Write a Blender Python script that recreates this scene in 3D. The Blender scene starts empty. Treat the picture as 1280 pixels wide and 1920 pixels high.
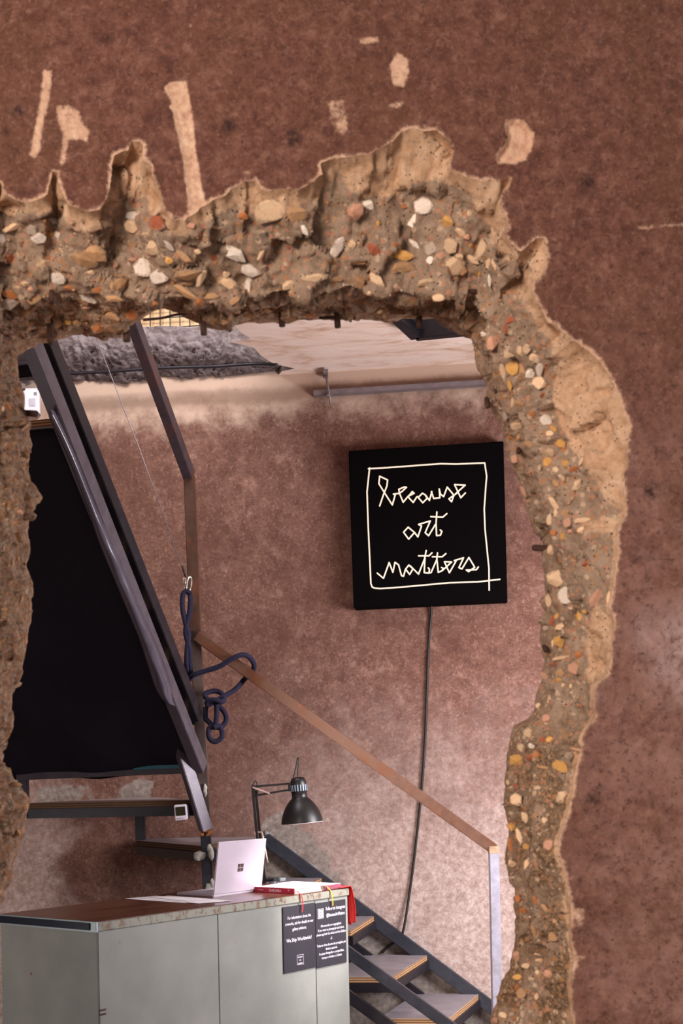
import bpy, bmesh, math, random
import numpy as np
from mathutils import Vector, Matrix, noise
from mathutils.bvhtree import BVHTree
from mathutils.geometry import delaunay_2d_cdt

C = bpy.context.scene.collection
SC = bpy.context.scene
random.seed(7)

# ------------------------------------------------------------------ camera
F = 2400.0            # focal length in pixels of a 1280 x 1920 frame
HZ = 1450.0           # row of the horizon at the frame's centre column
EYE = 1.6
ROLL = math.radians(1.2)
cr, sr = math.cos(ROLL), math.sin(ROLL)
cam = bpy.data.cameras.new('camera')
cam.sensor_fit = 'HORIZONTAL'
cam.sensor_width = 24.0
cam.lens = 24.0 * F / 1280.0
cam.shift_y = (HZ - 960.0) / 1280.0
cam.clip_start = 0.05
cam.dof.use_dof = True
cam.dof.focus_distance = 6.1
cam.dof.aperture_fstop = 4.5
camo = bpy.data.objects.new('camera', cam)
C.objects.link(camo)
camo.matrix_world = Matrix(((cr, sr, 0, 0), (0, 0, -1, 0), (-sr, cr, 0, EYE), (0, 0, 0, 1)))
SC.camera = camo

# ------------------------------------------------------------------ light
SC.view_settings.view_transform = 'Standard'
SC.view_settings.look = 'None'
SC.view_settings.gamma = 1.0
SC.view_settings.exposure = 0.0
SC.view_settings.use_curve_mapping = False
wd = bpy.data.worlds.new('world')
SC.world = wd
wd.use_nodes = True
wd.node_tree.nodes['Background'].inputs[0].default_value = (0.95, 0.93, 1.0, 1)
wd.node_tree.nodes['Background'].inputs[1].default_value = 0.30


def area(name, loc, target, sx, sy, power, col):
    l = bpy.data.lights.new(name, 'AREA')
    l.shape = 'RECTANGLE'
    l.size, l.size_y, l.energy, l.color = sx, sy, power, col
    o = bpy.data.objects.new(name, l)
    C.objects.link(o)
    o.location = loc
    o.rotation_euler = (Vector(target) - Vector(loc)).to_track_quat('-Z', 'Y').to_euler()
    return o


# daylight reaching the front room from behind the viewer, on its left
area('front_room_daylight', (-2.9, -2.6, 3.1), (0.2, 3.2, 1.9), 2.2, 2.0, 480, (1.0, 0.865, 0.765))
# daylight from the doorway on the right of the stair room
area('doorway_daylight', (2.3, 5.0, 1.9), (0.2, 6.5, 0.8), 1.0, 1.0, 150, (0.95, 0.92, 0.97))
# weaker daylight from the room's left side
area('side_daylight', (-2.3, 3.95, 0.9), (-0.9, 4.7, 0.8), 0.5, 1.2, 9, (0.98, 0.96, 0.94))
# daylight falling through the stair opening from the floor above
area('upper_floor_daylight', (-0.9, 4.6, 5.0), (-0.8, 6.9, 3.85), 1.6, 0.8, 120, (1.0, 0.95, 0.92))
# added fill lamp hidden behind the wall, brightening the ceiling
area('ceiling_fill', (1.5, 4.7, 2.3), (0.3, 5.9, 3.8), 0.6, 0.4, 30, (1.0, 0.90, 0.84))
# added spotlight standing in for the sun patch on the books
sp = bpy.data.lights.new('sun_patch_spot', 'SPOT')
sp.energy, sp.spot_size, sp.spot_blend, sp.shadow_soft_size, sp.color = 800, math.radians(17), 0.55, 0.04, (1.0, 0.95, 0.97)
spo = bpy.data.objects.new('sun_patch_spot', sp)
C.objects.link(spo)
spo.location = (1.55, 5.1, 3.3)
spo.rotation_euler = (Vector((-0.13, 5.58, 1.1)) - Vector(spo.location)).to_track_quat('-Z', 'Y').to_euler()


# ------------------------------------------------------------------ projection helpers (pixel of the photograph -> point at a given depth)
def U(px, py):
    u, v = (px - 640.0) / F, (HZ - py) / F
    return u * cr + v * sr, -u * sr + v * cr


def P(px, py, d):
    x, z = U(px, py)
    return Vector((x * d, d, EYE + z * d))


def on_z(px, py, h):
    x, z = U(px, py)
    d = (h - EYE) / z
    return Vector((x * d, d, h))


WK, WX, WY = -0.13, 0.46, 6.95          # back wall: y = WY + WK (x - WX)


def wall_y(x):
    return WY + WK * (x - WX)


def on_wall(px, py, off=0.0):
    x, z = U(px, py)
    d = (WY - WK * WX - off) / (1 - WK * x)
    return Vector((x * d, d, EYE + z * d))


# ------------------------------------------------------------------ object helpers
def lin(r, g, b):
    f = lambda c: (c / 255 / 12.92) if c / 255 <= 0.04045 else ((c / 255 + 0.055) / 1.055) ** 2.4
    return (f(r), f(g), f(b), 1)


def bm_new():
    return bmesh.new()


def link(name, bm, mat, parent=None, smooth=False, loc=None):
    """world-space bmesh -> one object; its origin is `loc` (or the parent's)."""
    me = bpy.data.meshes.new(name)
    if parent is not None:
        bm.transform(parent_matrix(parent).inverted())
    elif loc is not None:
        bm.transform(Matrix.Translation(-Vector(loc)))
    bm.normal_update()
    bm.to_mesh(me)
    bm.free()
    mats = mat if isinstance(mat, (list, tuple)) else [mat]
    for m in mats:
        me.materials.append(m)
    if smooth:
        me.polygons.foreach_set('use_smooth', [True] * len(me.polygons))
    o = bpy.data.objects.new(name, me)
    C.objects.link(o)
    if parent is not None:
        o.parent = parent
    elif loc is not None:
        o.location = loc
    return o


def parent_matrix(o):
    m = Matrix.Translation(o.location) @ o.rotation_euler.to_matrix().to_4x4()
    return (parent_matrix(o.parent) @ m) if o.parent else m


def thing(name, loc, label, cat, group=None):
    o = bpy.data.objects.new(name, None)
    o.empty_display_size = 0.05
    C.objects.link(o)
    o.location = loc
    tag(o, label, cat, group)
    return o


def tag(o, label, cat, group=None):
    o['label'] = label
    o['category'] = cat
    if group:
        o['group'] = group
    return o


def add_poly_prism(bm, pts, vec, mi=0):
    """closed polygon `pts` extruded by vec"""
    n = len(pts)
    vec = Vector(vec)
    a = [bm.verts.new(p) for p in pts]
    b = [bm.verts.new(Vector(p) + vec) for p in pts]
    fs = [bm.faces.new(a), bm.faces.new(b[::-1])]
    for i in range(n):
        fs.append(bm.faces.new((a[i], b[i], b[(i + 1) % n], a[(i + 1) % n])))
    for f in fs:
        f.material_index = mi
    bmesh.ops.recalc_face_normals(bm, faces=fs)
    return fs


def add_box8(bm, p, bev=0.0):
    """eight corners: bottom loop then top loop"""
    v = [bm.verts.new(q) for q in p]
    fs = [bm.faces.new([v[i] for i in q]) for q in
          ((3, 2, 1, 0), (4, 5, 6, 7), (0, 1, 5, 4), (1, 2, 6, 5), (2, 3, 7, 6), (3, 0, 4, 7))]
    bmesh.ops.recalc_face_normals(bm, faces=fs)
    if bev:
        es = list({e for f in fs for e in f.edges})
        bmesh.ops.bevel(bm, geom=es, offset=bev, segments=2, affect='EDGES')
    return fs


def add_box(bm, lo, hi, bev=0.0, M=None):
    (x0, y0, z0), (x1, y1, z1) = lo, hi
    p = [Vector(q) for q in ((x0, y0, z0), (x1, y0, z0), (x1, y1, z0), (x0, y1, z0), (x0, y0, z1), (x1, y0, z1), (x1, y1, z1), (x0, y1, z1))]
    if M is not None:
        p = [M @ q for q in p]
    return add_box8(bm, p, bev)


def add_beam(bm, p, q, w, h, bev=0.003, up=(0, 0, 1)):
    p, q = Vector(p), Vector(q)
    d = (q - p).normalized()
    up = Vector(up)
    if abs(d.dot(up)) > 0.99:
        up = Vector((0, 1, 0))
    s = d.cross(up).normalized() * (w / 2)
    t = s.cross(d).normalized() * (h / 2)
    pts = [p - s - t, p + s - t, q + s - t, q - s - t, p - s + t, p + s + t, q + s + t, q - s + t]
    return add_box8(bm, pts, bev)


def add_tube(bm, pts, r, seg=8, caps=True, closed=False):
    pts = [Vector(p) for p in pts]
    n = len(pts)
    rings = []
    prev = None
    for i, p in enumerate(pts):
        if closed:
            t = pts[(i + 1) % n] - pts[i - 1]
        else:
            t = pts[min(i + 1, n - 1)] - pts[max(i - 1, 0)]
        t.normalize()
        if prev is None:
            a = t.orthogonal().normalized()
        else:
            a = (prev - t * prev.dot(t)).normalized()
        prev = a
        b = t.cross(a)
        rr = r[i] if isinstance(r, (list, tuple)) else r
        rings.append([bm.verts.new(p + (a * math.cos(k * 2 * math.pi / seg) + b * math.sin(k * 2 * math.pi / seg)) * rr) for k in range(seg)])
    m = n if closed else n - 1
    for i in range(m):
        A, B = rings[i], rings[(i + 1) % n]
        for k in range(seg):
            bm.faces.new((A[k], A[(k + 1) % seg], B[(k + 1) % seg], B[k]))
    if caps and not closed:
        bm.faces.new(rings[0][::-1])
        bm.faces.new(rings[-1])


def smooth_path(pts, n=8):
    """Catmull-Rom through pts"""
    pts = [Vector(p) for p in pts]
    out = []
    for i in range(len(pts) - 1):
        p0, p1, p2, p3 = pts[max(i - 1, 0)], pts[i], pts[i + 1], pts[min(i + 2, len(pts) - 1)]
        for k in range(n):
            t = k / n
            out.append(0.5 * ((2 * p1) + (p2 - p0) * t + (2 * p0 - 5 * p1 + 4 * p2 - p3) * t * t + (3 * p1 - p0 - 3 * p2 + p3) * t ** 3))
    out.append(pts[-1])
    return out


def add_lathe(bm, prof, M, seg=32, cap_start=True, cap_end=True):
    rings = []
    for r, z in prof:
        rings.append([bm.verts.new(M @ Vector((r * math.cos(k * 2 * math.pi / seg), r * math.sin(k * 2 * math.pi / seg), z))) for k in range(seg)])
    for A, B in zip(rings, rings[1:]):
        for k in range(seg):
            bm.faces.new((A[k], A[(k + 1) % seg], B[(k + 1) % seg], B[k]))
    if cap_start:
        bm.faces.new(rings[0][::-1])
    if cap_end:
        bm.faces.new(rings[-1])


def text_bm(s, size, M, depth=0.0006, sx=1.0, align='CENTER'):
    """lettering as a mesh; M maps the text's xy plane to the world"""
    cu = bpy.data.curves.new('lettering', 'FONT')
    cu.body, cu.size, cu.align_x, cu.extrude, cu.resolution_u = s, size, align, depth, 2
    o = bpy.data.objects.new('lettering', cu)
    C.objects.link(o)
    dg = bpy.context.evaluated_depsgraph_get()
    me = bpy.data.meshes.new_from_object(o.evaluated_get(dg))
    bm = bmesh.new()
    bm.from_mesh(me)
    bm.transform(M @ Matrix.Diagonal((sx, 1, 1, 1)))
    bpy.data.objects.remove(o)
    bpy.data.curves.remove(cu)
    bpy.data.meshes.remove(me)
    return bm


# ------------------------------------------------------------------ materials
class NT:
    def __init__(s, name):
        s.m = bpy.data.materials.new(name)
        s.m.use_nodes = True
        s.t = s.m.node_tree
        s.b = s.t.nodes['Principled BSDF']
        s.co = s.n('ShaderNodeNewGeometry').outputs['Position']

    def n(s, kind, **kw):
        nd = s.t.nodes.new(kind)
        for k, v in kw.items():
            setattr(nd, k, v)
        return nd

    def put(s, sock, v):
        if isinstance(v, bpy.types.NodeSocket):
            s.t.links.new(v, sock)
        elif v is not None:
            sock.default_value = v

    def noise(s, scale, detail=6, rough=0.6, dist=0.0, co=None, stretch=None):
        c = co or s.co
        if stretch:
            mp = s.n('ShaderNodeMapping')
            s.put(mp.inputs['Vector'], c)
            mp.inputs['Scale'].default_value = stretch
            c = mp.outputs[0]
        nd = s.n('ShaderNodeTexNoise')
        s.put(nd.inputs['Vector'], c)
        nd.inputs['Scale'].default_value = scale
        nd.inputs['Detail'].default_value = detail
        nd.inputs['Roughness'].default_value = rough
        nd.inputs['Distortion'].default_value = dist
        return nd.outputs['Fac']

    def shift(s, d):
        nd = s.n('ShaderNodeVectorMath', operation='ADD')
        s.put(nd.inputs[0], s.co)
        nd.inputs[1].default_value = (d, d * 1.7, d * 0.6)
        return nd.outputs[0]

    def voro(s, scale, feature='F1', co=None):
        nd = s.n('ShaderNodeTexVoronoi', feature=feature)
        s.put(nd.inputs['Vector'], co or s.co)
        nd.inputs['Scale'].default_value = scale
        return nd.outputs['Distance']

    def ramp(s, fac, stops):
        nd = s.n('ShaderNodeValToRGB')
        e = nd.color_ramp.elements
        while len(e) < len(stops):
            e.new(0.5)
        for k, (p, c) in enumerate(stops):
            e[k].position = p
            e[k].color = c if len(c) == 4 else (*c, 1)
        s.put(nd.inputs[0], fac)
        return nd.outputs[0]

    def step(s, fac, a, b):
        nd = s.n('ShaderNodeMapRange', interpolation_type='SMOOTHSTEP')
        s.put(nd.inputs[0], fac)
        nd.inputs[1].default_value, nd.inputs[2].default_value = a, b
        return nd.outputs[0]

    def math(s, op, a, b=None, clamp=False):
        nd = s.n('ShaderNodeMath', operation=op, use_clamp=clamp)
        s.put(nd.inputs[0], a)
        if b is not None:
            s.put(nd.inputs[1], b)
        return nd.outputs[0]

    def mix(s, f, a, b, mode='MIX'):
        nd = s.n('ShaderNodeMix', data_type='RGBA', blend_type=mode)
        s.put(nd.inputs[0], f)
        s.put(nd.inputs[6], a)
        s.put(nd.inputs[7], b)
        return nd.outputs[2]

    def attr(s, name):
        return s.n('ShaderNodeAttribute', attribute_name=name).outputs['Fac']

    def xyz(s):
        nd = s.n('ShaderNodeSeparateXYZ')
        s.put(nd.inputs[0], s.co)
        return nd.outputs

    def bump(s, h, strength=0.4, dist=0.01):
        nd = s.n('ShaderNodeBump')
        nd.inputs['Strength'].default_value = strength
        nd.inputs['Distance'].default_value = dist
        s.put(nd.inputs['Height'], h)
        s.put(s.b.inputs['Normal'], nd.outputs[0])

    def out(s, col, rough=0.8, metal=0.0, spec=0.3):
        s.put(s.b.inputs['Base Color'], col)
        s.put(s.b.inputs['Roughness'], rough)
        s.put(s.b.inputs['Metallic'], metal)
        s.b.inputs['Specular IOR Level'].default_value = spec
        return s.m


def plain(name, col, rough=0.5, metal=0.0, spec=0.4, var=0.12, scale=30, bump=0.0):
    k = NT(name)
    f = k.noise(scale, 5)
    dark = tuple(c * (1 - var) for c in col[:3]) + (1,)
    lite = tuple(min(1, c * (1 + var)) for c in col[:3]) + (1,)
    c = k.ramp(f, [(0.3, dark), (0.7, lite)])
    if bump:
        k.bump(k.noise(scale * 4, 4), bump, 0.002)
    return k.out(c, rough, metal, spec)


def mat_front_paint():
    k = NT('red_brown_limewash')
    big = k.noise(3.0, 5, 0.6, 0.5)
    mid = k.noise(24, 8, 0.75, 0.3)
    fine = k.noise(85, 7, 0.8)
    c = k.ramp(mid, [(0.30, lin(74, 43, 35)), (0.45, lin(98, 61, 50)), (0.57, lin(114, 75, 62)), (0.72, lin(146, 104, 88))])
    c = k.mix(k.math('MULTIPLY', k.step(big, 0.45, 0.68), 0.5), c, lin(98, 64, 46))
    x, y, z = k.xyz()
    # paler towards the lower right, broken up by noise
    paler = k.math('MULTIPLY', k.step(z, 3.05, 1.75), k.step(x, 0.35, 0.8))
    paler = k.math('MULTIPLY', paler, k.step(k.noise(11, 7, 0.75, 0.3), 0.25, 0.8))
    c = k.mix(k.math('MULTIPLY', paler, 0.68), c, lin(178, 138, 126))
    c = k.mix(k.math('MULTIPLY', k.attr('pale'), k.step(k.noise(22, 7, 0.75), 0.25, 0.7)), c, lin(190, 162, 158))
    c = k.mix(k.math('MULTIPLY', k.step(k.noise(34, 9, 0.8, 0.5, co=k.shift(2)), 0.52, 0.66), 0.5), c, lin(150, 110, 95))
    # pale grains and dark specks
    c = k.mix(k.math('MULTIPLY', k.step(fine, 0.51, 0.68), 0.62), c, lin(158, 116, 98))
    c = k.mix(k.math('MULTIPLY', k.step(k.noise(75, 6, 0.75, co=k.shift(7)), 0.53, 0.64), 0.72), c, lin(70, 43, 38))
    c = k.mix(k.math('MULTIPLY', k.step(k.noise(14, 6, 0.7, co=k.shift(3)), 0.56, 0.7), 0.5), c, lin(74, 48, 42))
    c = k.mix(k.math('MULTIPLY', k.attr('dark'), k.step(k.noise(50, 5, 0.7), 0.35, 0.6)), c, lin(52, 34, 32))
    # scraped places and the bare rim next to the break
    sc = k.math('ADD', k.attr('scar'), k.math('MULTIPLY', k.math('SUBTRACT', k.noise(70, 8, 0.75), 0.5), 1.5))
    sc = k.math('ADD', sc, k.math('MULTIPLY', k.math('SUBTRACT', k.noise(22, 5, 0.7), 0.5), 0.9))
    scm = k.step(sc, 0.30, 0.80)
    cream = k.ramp(k.noise(45, 7, 0.75), [(0.3, lin(168, 124, 98)), (0.5, lin(206, 164, 136)), (0.72, lin(230, 196, 168))])
    c = k.mix(scm, c, cream)
    h = k.math('ADD', k.math('MULTIPLY', fine, 0.7), mid)
    h = k.math('SUBTRACT', h, k.math('MULTIPLY', scm, 0.6))
    k.bump(h, 0.5, 0.006)
    return k.out(c, 0.9, 0, 0.2)


def mat_break():
    k = NT('broken_concrete')
    t = k.attr('tan')
    m = k.noise(20, 9, 0.75, 0.3)
    fine = k.noise(130, 6, 0.8)
    mort = k.ramp(m, [(0.26, lin(116, 93, 76)), (0.44, lin(162, 134, 112)), (0.6, lin(180, 152, 129)), (0.78, lin(206, 174, 146))])
    # exposed coarse sand low on the right-hand side
    cs = k.attr('coarse')
    grit = k.ramp(k.noise(95, 4, 0.8), [(0.36, lin(58, 44, 34)), (0.47, lin(120, 92, 68)), (0.60, lin(164, 130, 98))])
    mort = k.mix(k.math('MULTIPLY', cs, k.step(k.noise(9, 5, 0.7), 0.38, 0.6)), mort, grit)
    tan = k.ramp(m, [(0.25, lin(164, 122, 90)), (0.45, lin(212, 168, 132)), (0.60, lin(232, 192, 158)), (0.76, lin(246, 216, 186))])
    tm = k.step(k.math('ADD', t, k.math('MULTIPLY', k.math('SUBTRACT', k.noise(24, 7, 0.7, 0.4), 0.5), 1.7)), 0.35, 0.70)
    c = k.mix(tm, mort, tan)
    c = k.mix(k.math('MULTIPLY', k.step(fine, 0.52, 0.68), 0.55), c, lin(214, 182, 148))
    c = k.mix(k.math('MULTIPLY', k.step(k.noise(110, 6, 0.8, co=k.shift(5)), 0.57, 0.68), 0.45), c, lin(104, 78, 58))
    # small flecks of crushed stone
    for sc_, sh, col in ((62, 0, lin(216, 184, 154)), (54, 2, lin(188, 134, 92)), (70, 6, lin(204, 142, 112))):
        vn = k.n('ShaderNodeTexVoronoi')
        ds = k.n('ShaderNodeVectorMath', operation='ADD')
        k.put(ds.inputs[0], k.shift(sh))
        nz = k.n('ShaderNodeTexNoise')
        nz.inputs['Scale'].default_value = 60
        nm = k.n('ShaderNodeVectorMath', operation='SCALE')
        k.put(nm.inputs[0], nz.outputs['Color'])
        nm.inputs['Scale'].default_value = 0.012
        k.put(nz.inputs['Vector'], k.co)
        k.put(ds.inputs[1], nm.outputs[0])
        k.put(vn.inputs['Vector'], ds.outputs[0])
        vn.inputs['Scale'].default_value = sc_
        sx = k.n('ShaderNodeSeparateColor')
        k.put(sx.inputs[0], vn.outputs['Color'])
        msk = k.math('MULTIPLY', k.step(sx.outputs[0], 0.80, 0.82), k.step(vn.outputs['Distance'], 0.50, 0.36))
        msk = k.math('MULTIPLY', msk, k.math('SUBTRACT', 1.0, tm))
        c = k.mix(k.math('MULTIPLY', msk, 0.85), c, col)
    # pores
    v = k.voro(85)
    pore = k.math('MULTIPLY', k.step(v, 0.24, 0.13), k.step(k.noise(20, 4, 0.6), 0.47, 0.57))
    c = k.mix(k.math('MULTIPLY', pore, 0.9), c, lin(42, 31, 25))
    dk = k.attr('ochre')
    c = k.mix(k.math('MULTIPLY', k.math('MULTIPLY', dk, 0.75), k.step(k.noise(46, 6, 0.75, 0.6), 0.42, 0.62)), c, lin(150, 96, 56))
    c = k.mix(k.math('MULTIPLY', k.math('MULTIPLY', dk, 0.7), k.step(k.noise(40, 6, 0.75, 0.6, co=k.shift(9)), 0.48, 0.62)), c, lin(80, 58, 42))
    chips = k.math('MULTIPLY', k.voro(40), 0.5)
    h = k.math('SUBTRACT', k.math('ADD', k.math('ADD', m, chips), k.math('MULTIPLY', fine, 0.5)), k.math('MULTIPLY', pore, 0.8))
    k.bump(h, 0.85, 0.010)
    return k.out(c, 0.92, 0, 0.2)


def mat_stone():
    k = NT('aggregate_stone')
    oi = k.n('ShaderNodeObjectInfo')
    base = oi.outputs['Color']
    tc = k.n('ShaderNodeTexCoord').outputs['Object']
    f = k.noise(60, 6, 0.7)
    c = k.mix(k.math('MULTIPLY', k.step(f, 0.5, 0.72), 0.25), base, lin(222, 186, 150))
    c = k.mix(k.math('MULTIPLY', k.step(k.noise(45, 6, 0.65), 0.54, 0.72), 0.3), c, lin(170, 124, 88))
    c = k.mix(k.math('MULTIPLY', k.step(k.noise(150, 3), 0.62, 0.72), 0.6), c, lin(110, 84, 66))
    # mortar still clinging to the rim of each stone
    ln = k.n('ShaderNodeVectorMath', operation='LENGTH')
    fl = k.n('ShaderNodeVectorMath', operation='MULTIPLY')
    k.put(fl.inputs[0], tc)
    fl.inputs[1].default_value = (1, 1, 0.2)
    k.put(ln.inputs[0], fl.outputs[0])
    rim = k.math('ADD', ln.outputs['Value'], k.math('MULTIPLY', k.math('SUBTRACT', k.noise(70, 6, 0.75), 0.5), 1.6))
    c = k.mix(k.math('MULTIPLY', k.step(rim, 0.72, 1.0), 0.85), c, lin(160, 132, 108))
    k.bump(k.noise(110, 7, 0.75), 0.7, 0.006)
    return k.out(c, 0.8, 0, 0.3)


def mat_grain():
    k = NT('aggregate_gravel')
    a = k.n('ShaderNodeAttribute', attribute_name='gcol').outputs['Color']
    return k.out(a, 0.85, 0, 0.2)


def mat_back_wall():
    k = NT('faded_red_plaster')
    x, y, z = k.xyz()
    big = k.noise(1.7, 4, 0.6, 0.4)
    mid = k.noise(13, 8, 0.75, 0.3)
    fine = k.noise(62, 7, 0.8)
    c = k.ramp(mid, [(0.28, lin(80, 53, 46)), (0.45, lin(100, 70, 61)), (0.57, lin(114, 82, 72)), (0.75, lin(140, 107, 96))])
    c = k.mix(k.math('MULTIPLY', k.step(big, 0.42, 0.65), 0.35), c, lin(100, 68, 58))
    c = k.mix(k.math('MULTIPLY', k.step(fine, 0.50, 0.68), 0.6), c, lin(168, 130, 114))
    c = k.mix(k.math('MULTIPLY', k.step(k.noise(58, 6, 0.78, co=k.shift(4)), 0.52, 0.64), 0.7), c, lin(80, 51, 44))
    c = k.mix(k.math('MULTIPLY', k.step(k.noise(7, 9, 0.8, 0.3, co=k.shift(6)), 0.52, 0.68), 0.5), c, lin(164, 130, 116))
    # darker blotches, growing stronger higher up
    dm = k.math('MULTIPLY', k.step(k.noise(2.6, 6, 0.65, 0.5), 0.42, 0.66), k.step(z, 1.3, 2.4))
    c = k.mix(k.math('MULTIPLY', dm, 0.5), c, lin(80, 49, 40))
    # daylight painted pale low down, omitted under the stairs; bare plaster under the ceiling
    zz = k.math('ADD', z, k.math('MULTIPLY', k.math('SUBTRACT', k.noise(5, 7, 0.7, 0.5), 0.5), 1.3))
    low = k.step(zz, 2.2, 0.7)
    xx = k.math('ADD', x, k.math('MULTIPLY', k.math('SUBTRACT', k.noise(3, 6, 0.7, 0.5), 0.5), 0.8))
    low = k.math('MULTIPLY', low, k.math('ADD', k.step(xx, -0.75, 0.05), k.step(xx, -1.45, -1.75), True))  # painted light stops where the stairs shade the wall, returns at far left
    c = k.mix(k.math('MULTIPLY', low, 0.82), c, k.ramp(k.noise(34, 8, 0.8), [(0.3, lin(132, 108, 100)), (0.5, lin(184, 162, 154)), (0.68, lin(220, 204, 198))]))
    zt = k.math('ADD', z, k.math('MULTIPLY', k.math('SUBTRACT', k.noise(6, 6, 0.7), 0.5), 0.5))
    c = k.mix(k.step(zt, 3.50, 3.72), c, lin(184, 158, 142))
    zd = k.math('ADD', z, k.math('MULTIPLY', k.math('SUBTRACT', k.noise(9, 6, 0.7), 0.5), 0.10))
    grime = k.math('MULTIPLY', k.step(zd, 3.62, 3.68), k.step(zd, 3.76, 3.70))
    c = k.mix(k.math('MULTIPLY', grime, 0.55), c, lin(120, 92, 76))
    # little pin holes
    v = k.voro(22)
    c = k.mix(k.step(v, 0.045, 0.025), c, lin(44, 32, 30))
    # grey cement repair behind the winder steps
    rp = k.attr('repair')
    rm = k.step(k.math('ADD', rp, k.math('MULTIPLY', k.math('SUBTRACT', k.noise(30, 6, 0.7), 0.5), 0.8)), 0.4, 0.6)
    c = k.mix(rm, c, k.ramp(k.noise(40, 6), [(0.3, lin(112, 100, 92)), (0.7, lin(160, 148, 140))]))
    k.bump(k.math('ADD', k.math('MULTIPLY', fine, 0.5), mid), 0.4, 0.006)
    return k.out(c, 0.92, 0, 0.2)


def mat_ceiling():
    k = NT('stained_ceiling_plaster')
    f = k.noise(3.2, 9, 0.72, 1.6, stretch=(0.45, 1.6, 1))
    g = k.noise(9, 8, 0.7, 1.0, stretch=(0.5, 1.4, 1))
    c = k.ramp(f, [(0.32, lin(188, 150, 124)), (0.48, lin(222, 198, 184)), (0.7, lin(232, 214, 206))])
    c = k.mix(k.math('MULTIPLY', k.step(g, 0.54, 0.62), 0.4), c, lin(184, 150, 126))
    k.bump(k.noise(60, 5), 0.2, 0.003)
    return k.out(c, 0.9, 0, 0.2)


def mat_slab():
    k = NT('torn_slab_concrete')
    f = k.noise(14, 9, 0.75, 0.5)
    c = k.ramp(f, [(0.25, lin(84, 72, 72)), (0.45, lin(136, 122, 122)), (0.6, lin(164, 152, 154)), (0.8, lin(192, 182, 184))])
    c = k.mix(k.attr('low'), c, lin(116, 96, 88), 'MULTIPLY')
    c = k.mix(k.step(k.noise(45, 5, 0.7), 0.6, 0.7), c, lin(92, 78, 74))
    k.bump(k.noise(38, 8, 0.75), 0.8, 0.02)
    return k.out(c, 0.9, 0, 0.2)


def mat_steel(name, col, rough=0.42, metal=0.6, rust=0.0):
    k = NT(name)
    f = k.noise(20, 7, 0.65)
    c = k.ramp(f, [(0.3, tuple(q * 0.8 for q in col[:3]) + (1,)), (0.7, tuple(min(1, q * 1.2) for q in col[:3]) + (1,))])
    if rust:
        c = k.mix(k.math('MULTIPLY', k.step(k.noise(9, 7, 0.7), 0.46, 0.62), rust), c, lin(122, 72, 46))
    k.bump(k.noise(90, 4), 0.12, 0.002)
    r = k.math('ADD', rough, k.math('MULTIPLY', k.math('SUBTRACT', f, 0.5), 0.3))
    return k.out(c, r, metal, 0.4)


def mat_counter():
    k = NT('old_grey_green_paint')
    f = k.noise(5, 6, 0.6)
    c = k.ramp(f, [(0.3, lin(120, 122, 116)), (0.7, lin(136, 137, 131))])
    chip = k.step(k.noise(26, 5, 0.7, 0.3), 0.72, 0.755)
    c = k.mix(k.math('MULTIPLY', chip, 0.7), c, lin(160, 158, 146))
    spots = k.math('MULTIPLY', k.step(k.voro(14), 0.10, 0.07), k.step(k.noise(3, 3), 0.55, 0.62))
    c = k.mix(spots, c, lin(112, 78, 52))
    k.bump(k.noise(60, 4), 0.12, 0.002)
    return k.out(c, 0.42, 0.0, 0.4)


def mat_counter_edge():
    k = NT('rusting_grey_green_edge')
    f = k.noise(5, 6, 0.6)
    c = k.ramp(f, [(0.3, lin(120, 120, 108)), (0.7, lin(138, 136, 124))])
    r = k.step(k.noise(34, 8, 0.75, 0.4, stretch=(1, 1, 0.6)), 0.51, 0.59)
    c = k.mix(r, c, k.ramp(k.noise(60, 5), [(0.3, lin(84, 58, 40)), (0.7, lin(122, 94, 70))]))
    k.bump(r, 0.3, 0.002)
    return k.out(c, 0.55, 0, 0.4)


def mat_laminate():
    k = NT('brown_wood_laminate')
    co = k.n('ShaderNodeTexCoord').outputs['Object']
    w = k.noise(7, 7, 0.6, 0.8, co=co, stretch=(0.5, 6, 1))
    c = k.ramp(w, [(0.3, lin(58, 32, 22)), (0.55, lin(92, 54, 38)), (0.8, lin(116, 72, 52))])
    c = k.mix(k.math('MULTIPLY', k.step(k.noise(30, 6, 0.7), 0.6, 0.7), 0.35), c, lin(150, 116, 96))
    return k.out(c, 0.24, 0, 0.5)


def mat_ply_edge(name='plywood_edge', bright=1.0):
    k = NT(name)
    x, y, z = k.xyz()
    wv = k.n('ShaderNodeTexWave', wave_type='BANDS', bands_direction='Z')
    k.put(wv.inputs['Vector'], k.co)
    wv.inputs['Scale'].default_value = 28
    wv.inputs['Distortion'].default_value = 0.6
    a, b = lin(120, 82, 54), lin(206, 168, 126)
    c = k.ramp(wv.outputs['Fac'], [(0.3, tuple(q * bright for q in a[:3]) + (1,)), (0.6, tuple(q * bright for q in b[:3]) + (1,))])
    c = k.mix(k.math('MULTIPLY', k.noise(20, 5), 0.4), c, lin(116, 76, 48))
    return k.out(c, 0.7, 0, 0.3)


def mat_ply_face():
    k = NT('raw_plywood')
    f = k.noise(4, 7, 0.6, 1.2, stretch=(9, 1, 0.7))
    c = k.ramp(f, [(0.3, lin(196, 156, 112)), (0.6, lin(232, 198, 156)), (0.8, lin(240, 212, 176))])
    return k.out(c, 0.7, 0, 0.3)


def mat_emit(name, col, s):
    k = NT(name)
    k.b.inputs['Emission Color'].default_value = col
    k.b.inputs['Emission Strength'].default_value = s
    return k.out((0.25, 0.2, 0.17, 1), 0.6)


def mat_rope():
    k = NT('dark_navy_braided_rope')
    v = k.voro(420)
    c = k.ramp(v, [(0.2, lin(46, 42, 66)), (0.8, lin(22, 20, 34))])
    k.bump(v, 0.6, 0.002)
    return k.out(c, 0.85, 0, 0.2)


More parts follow.
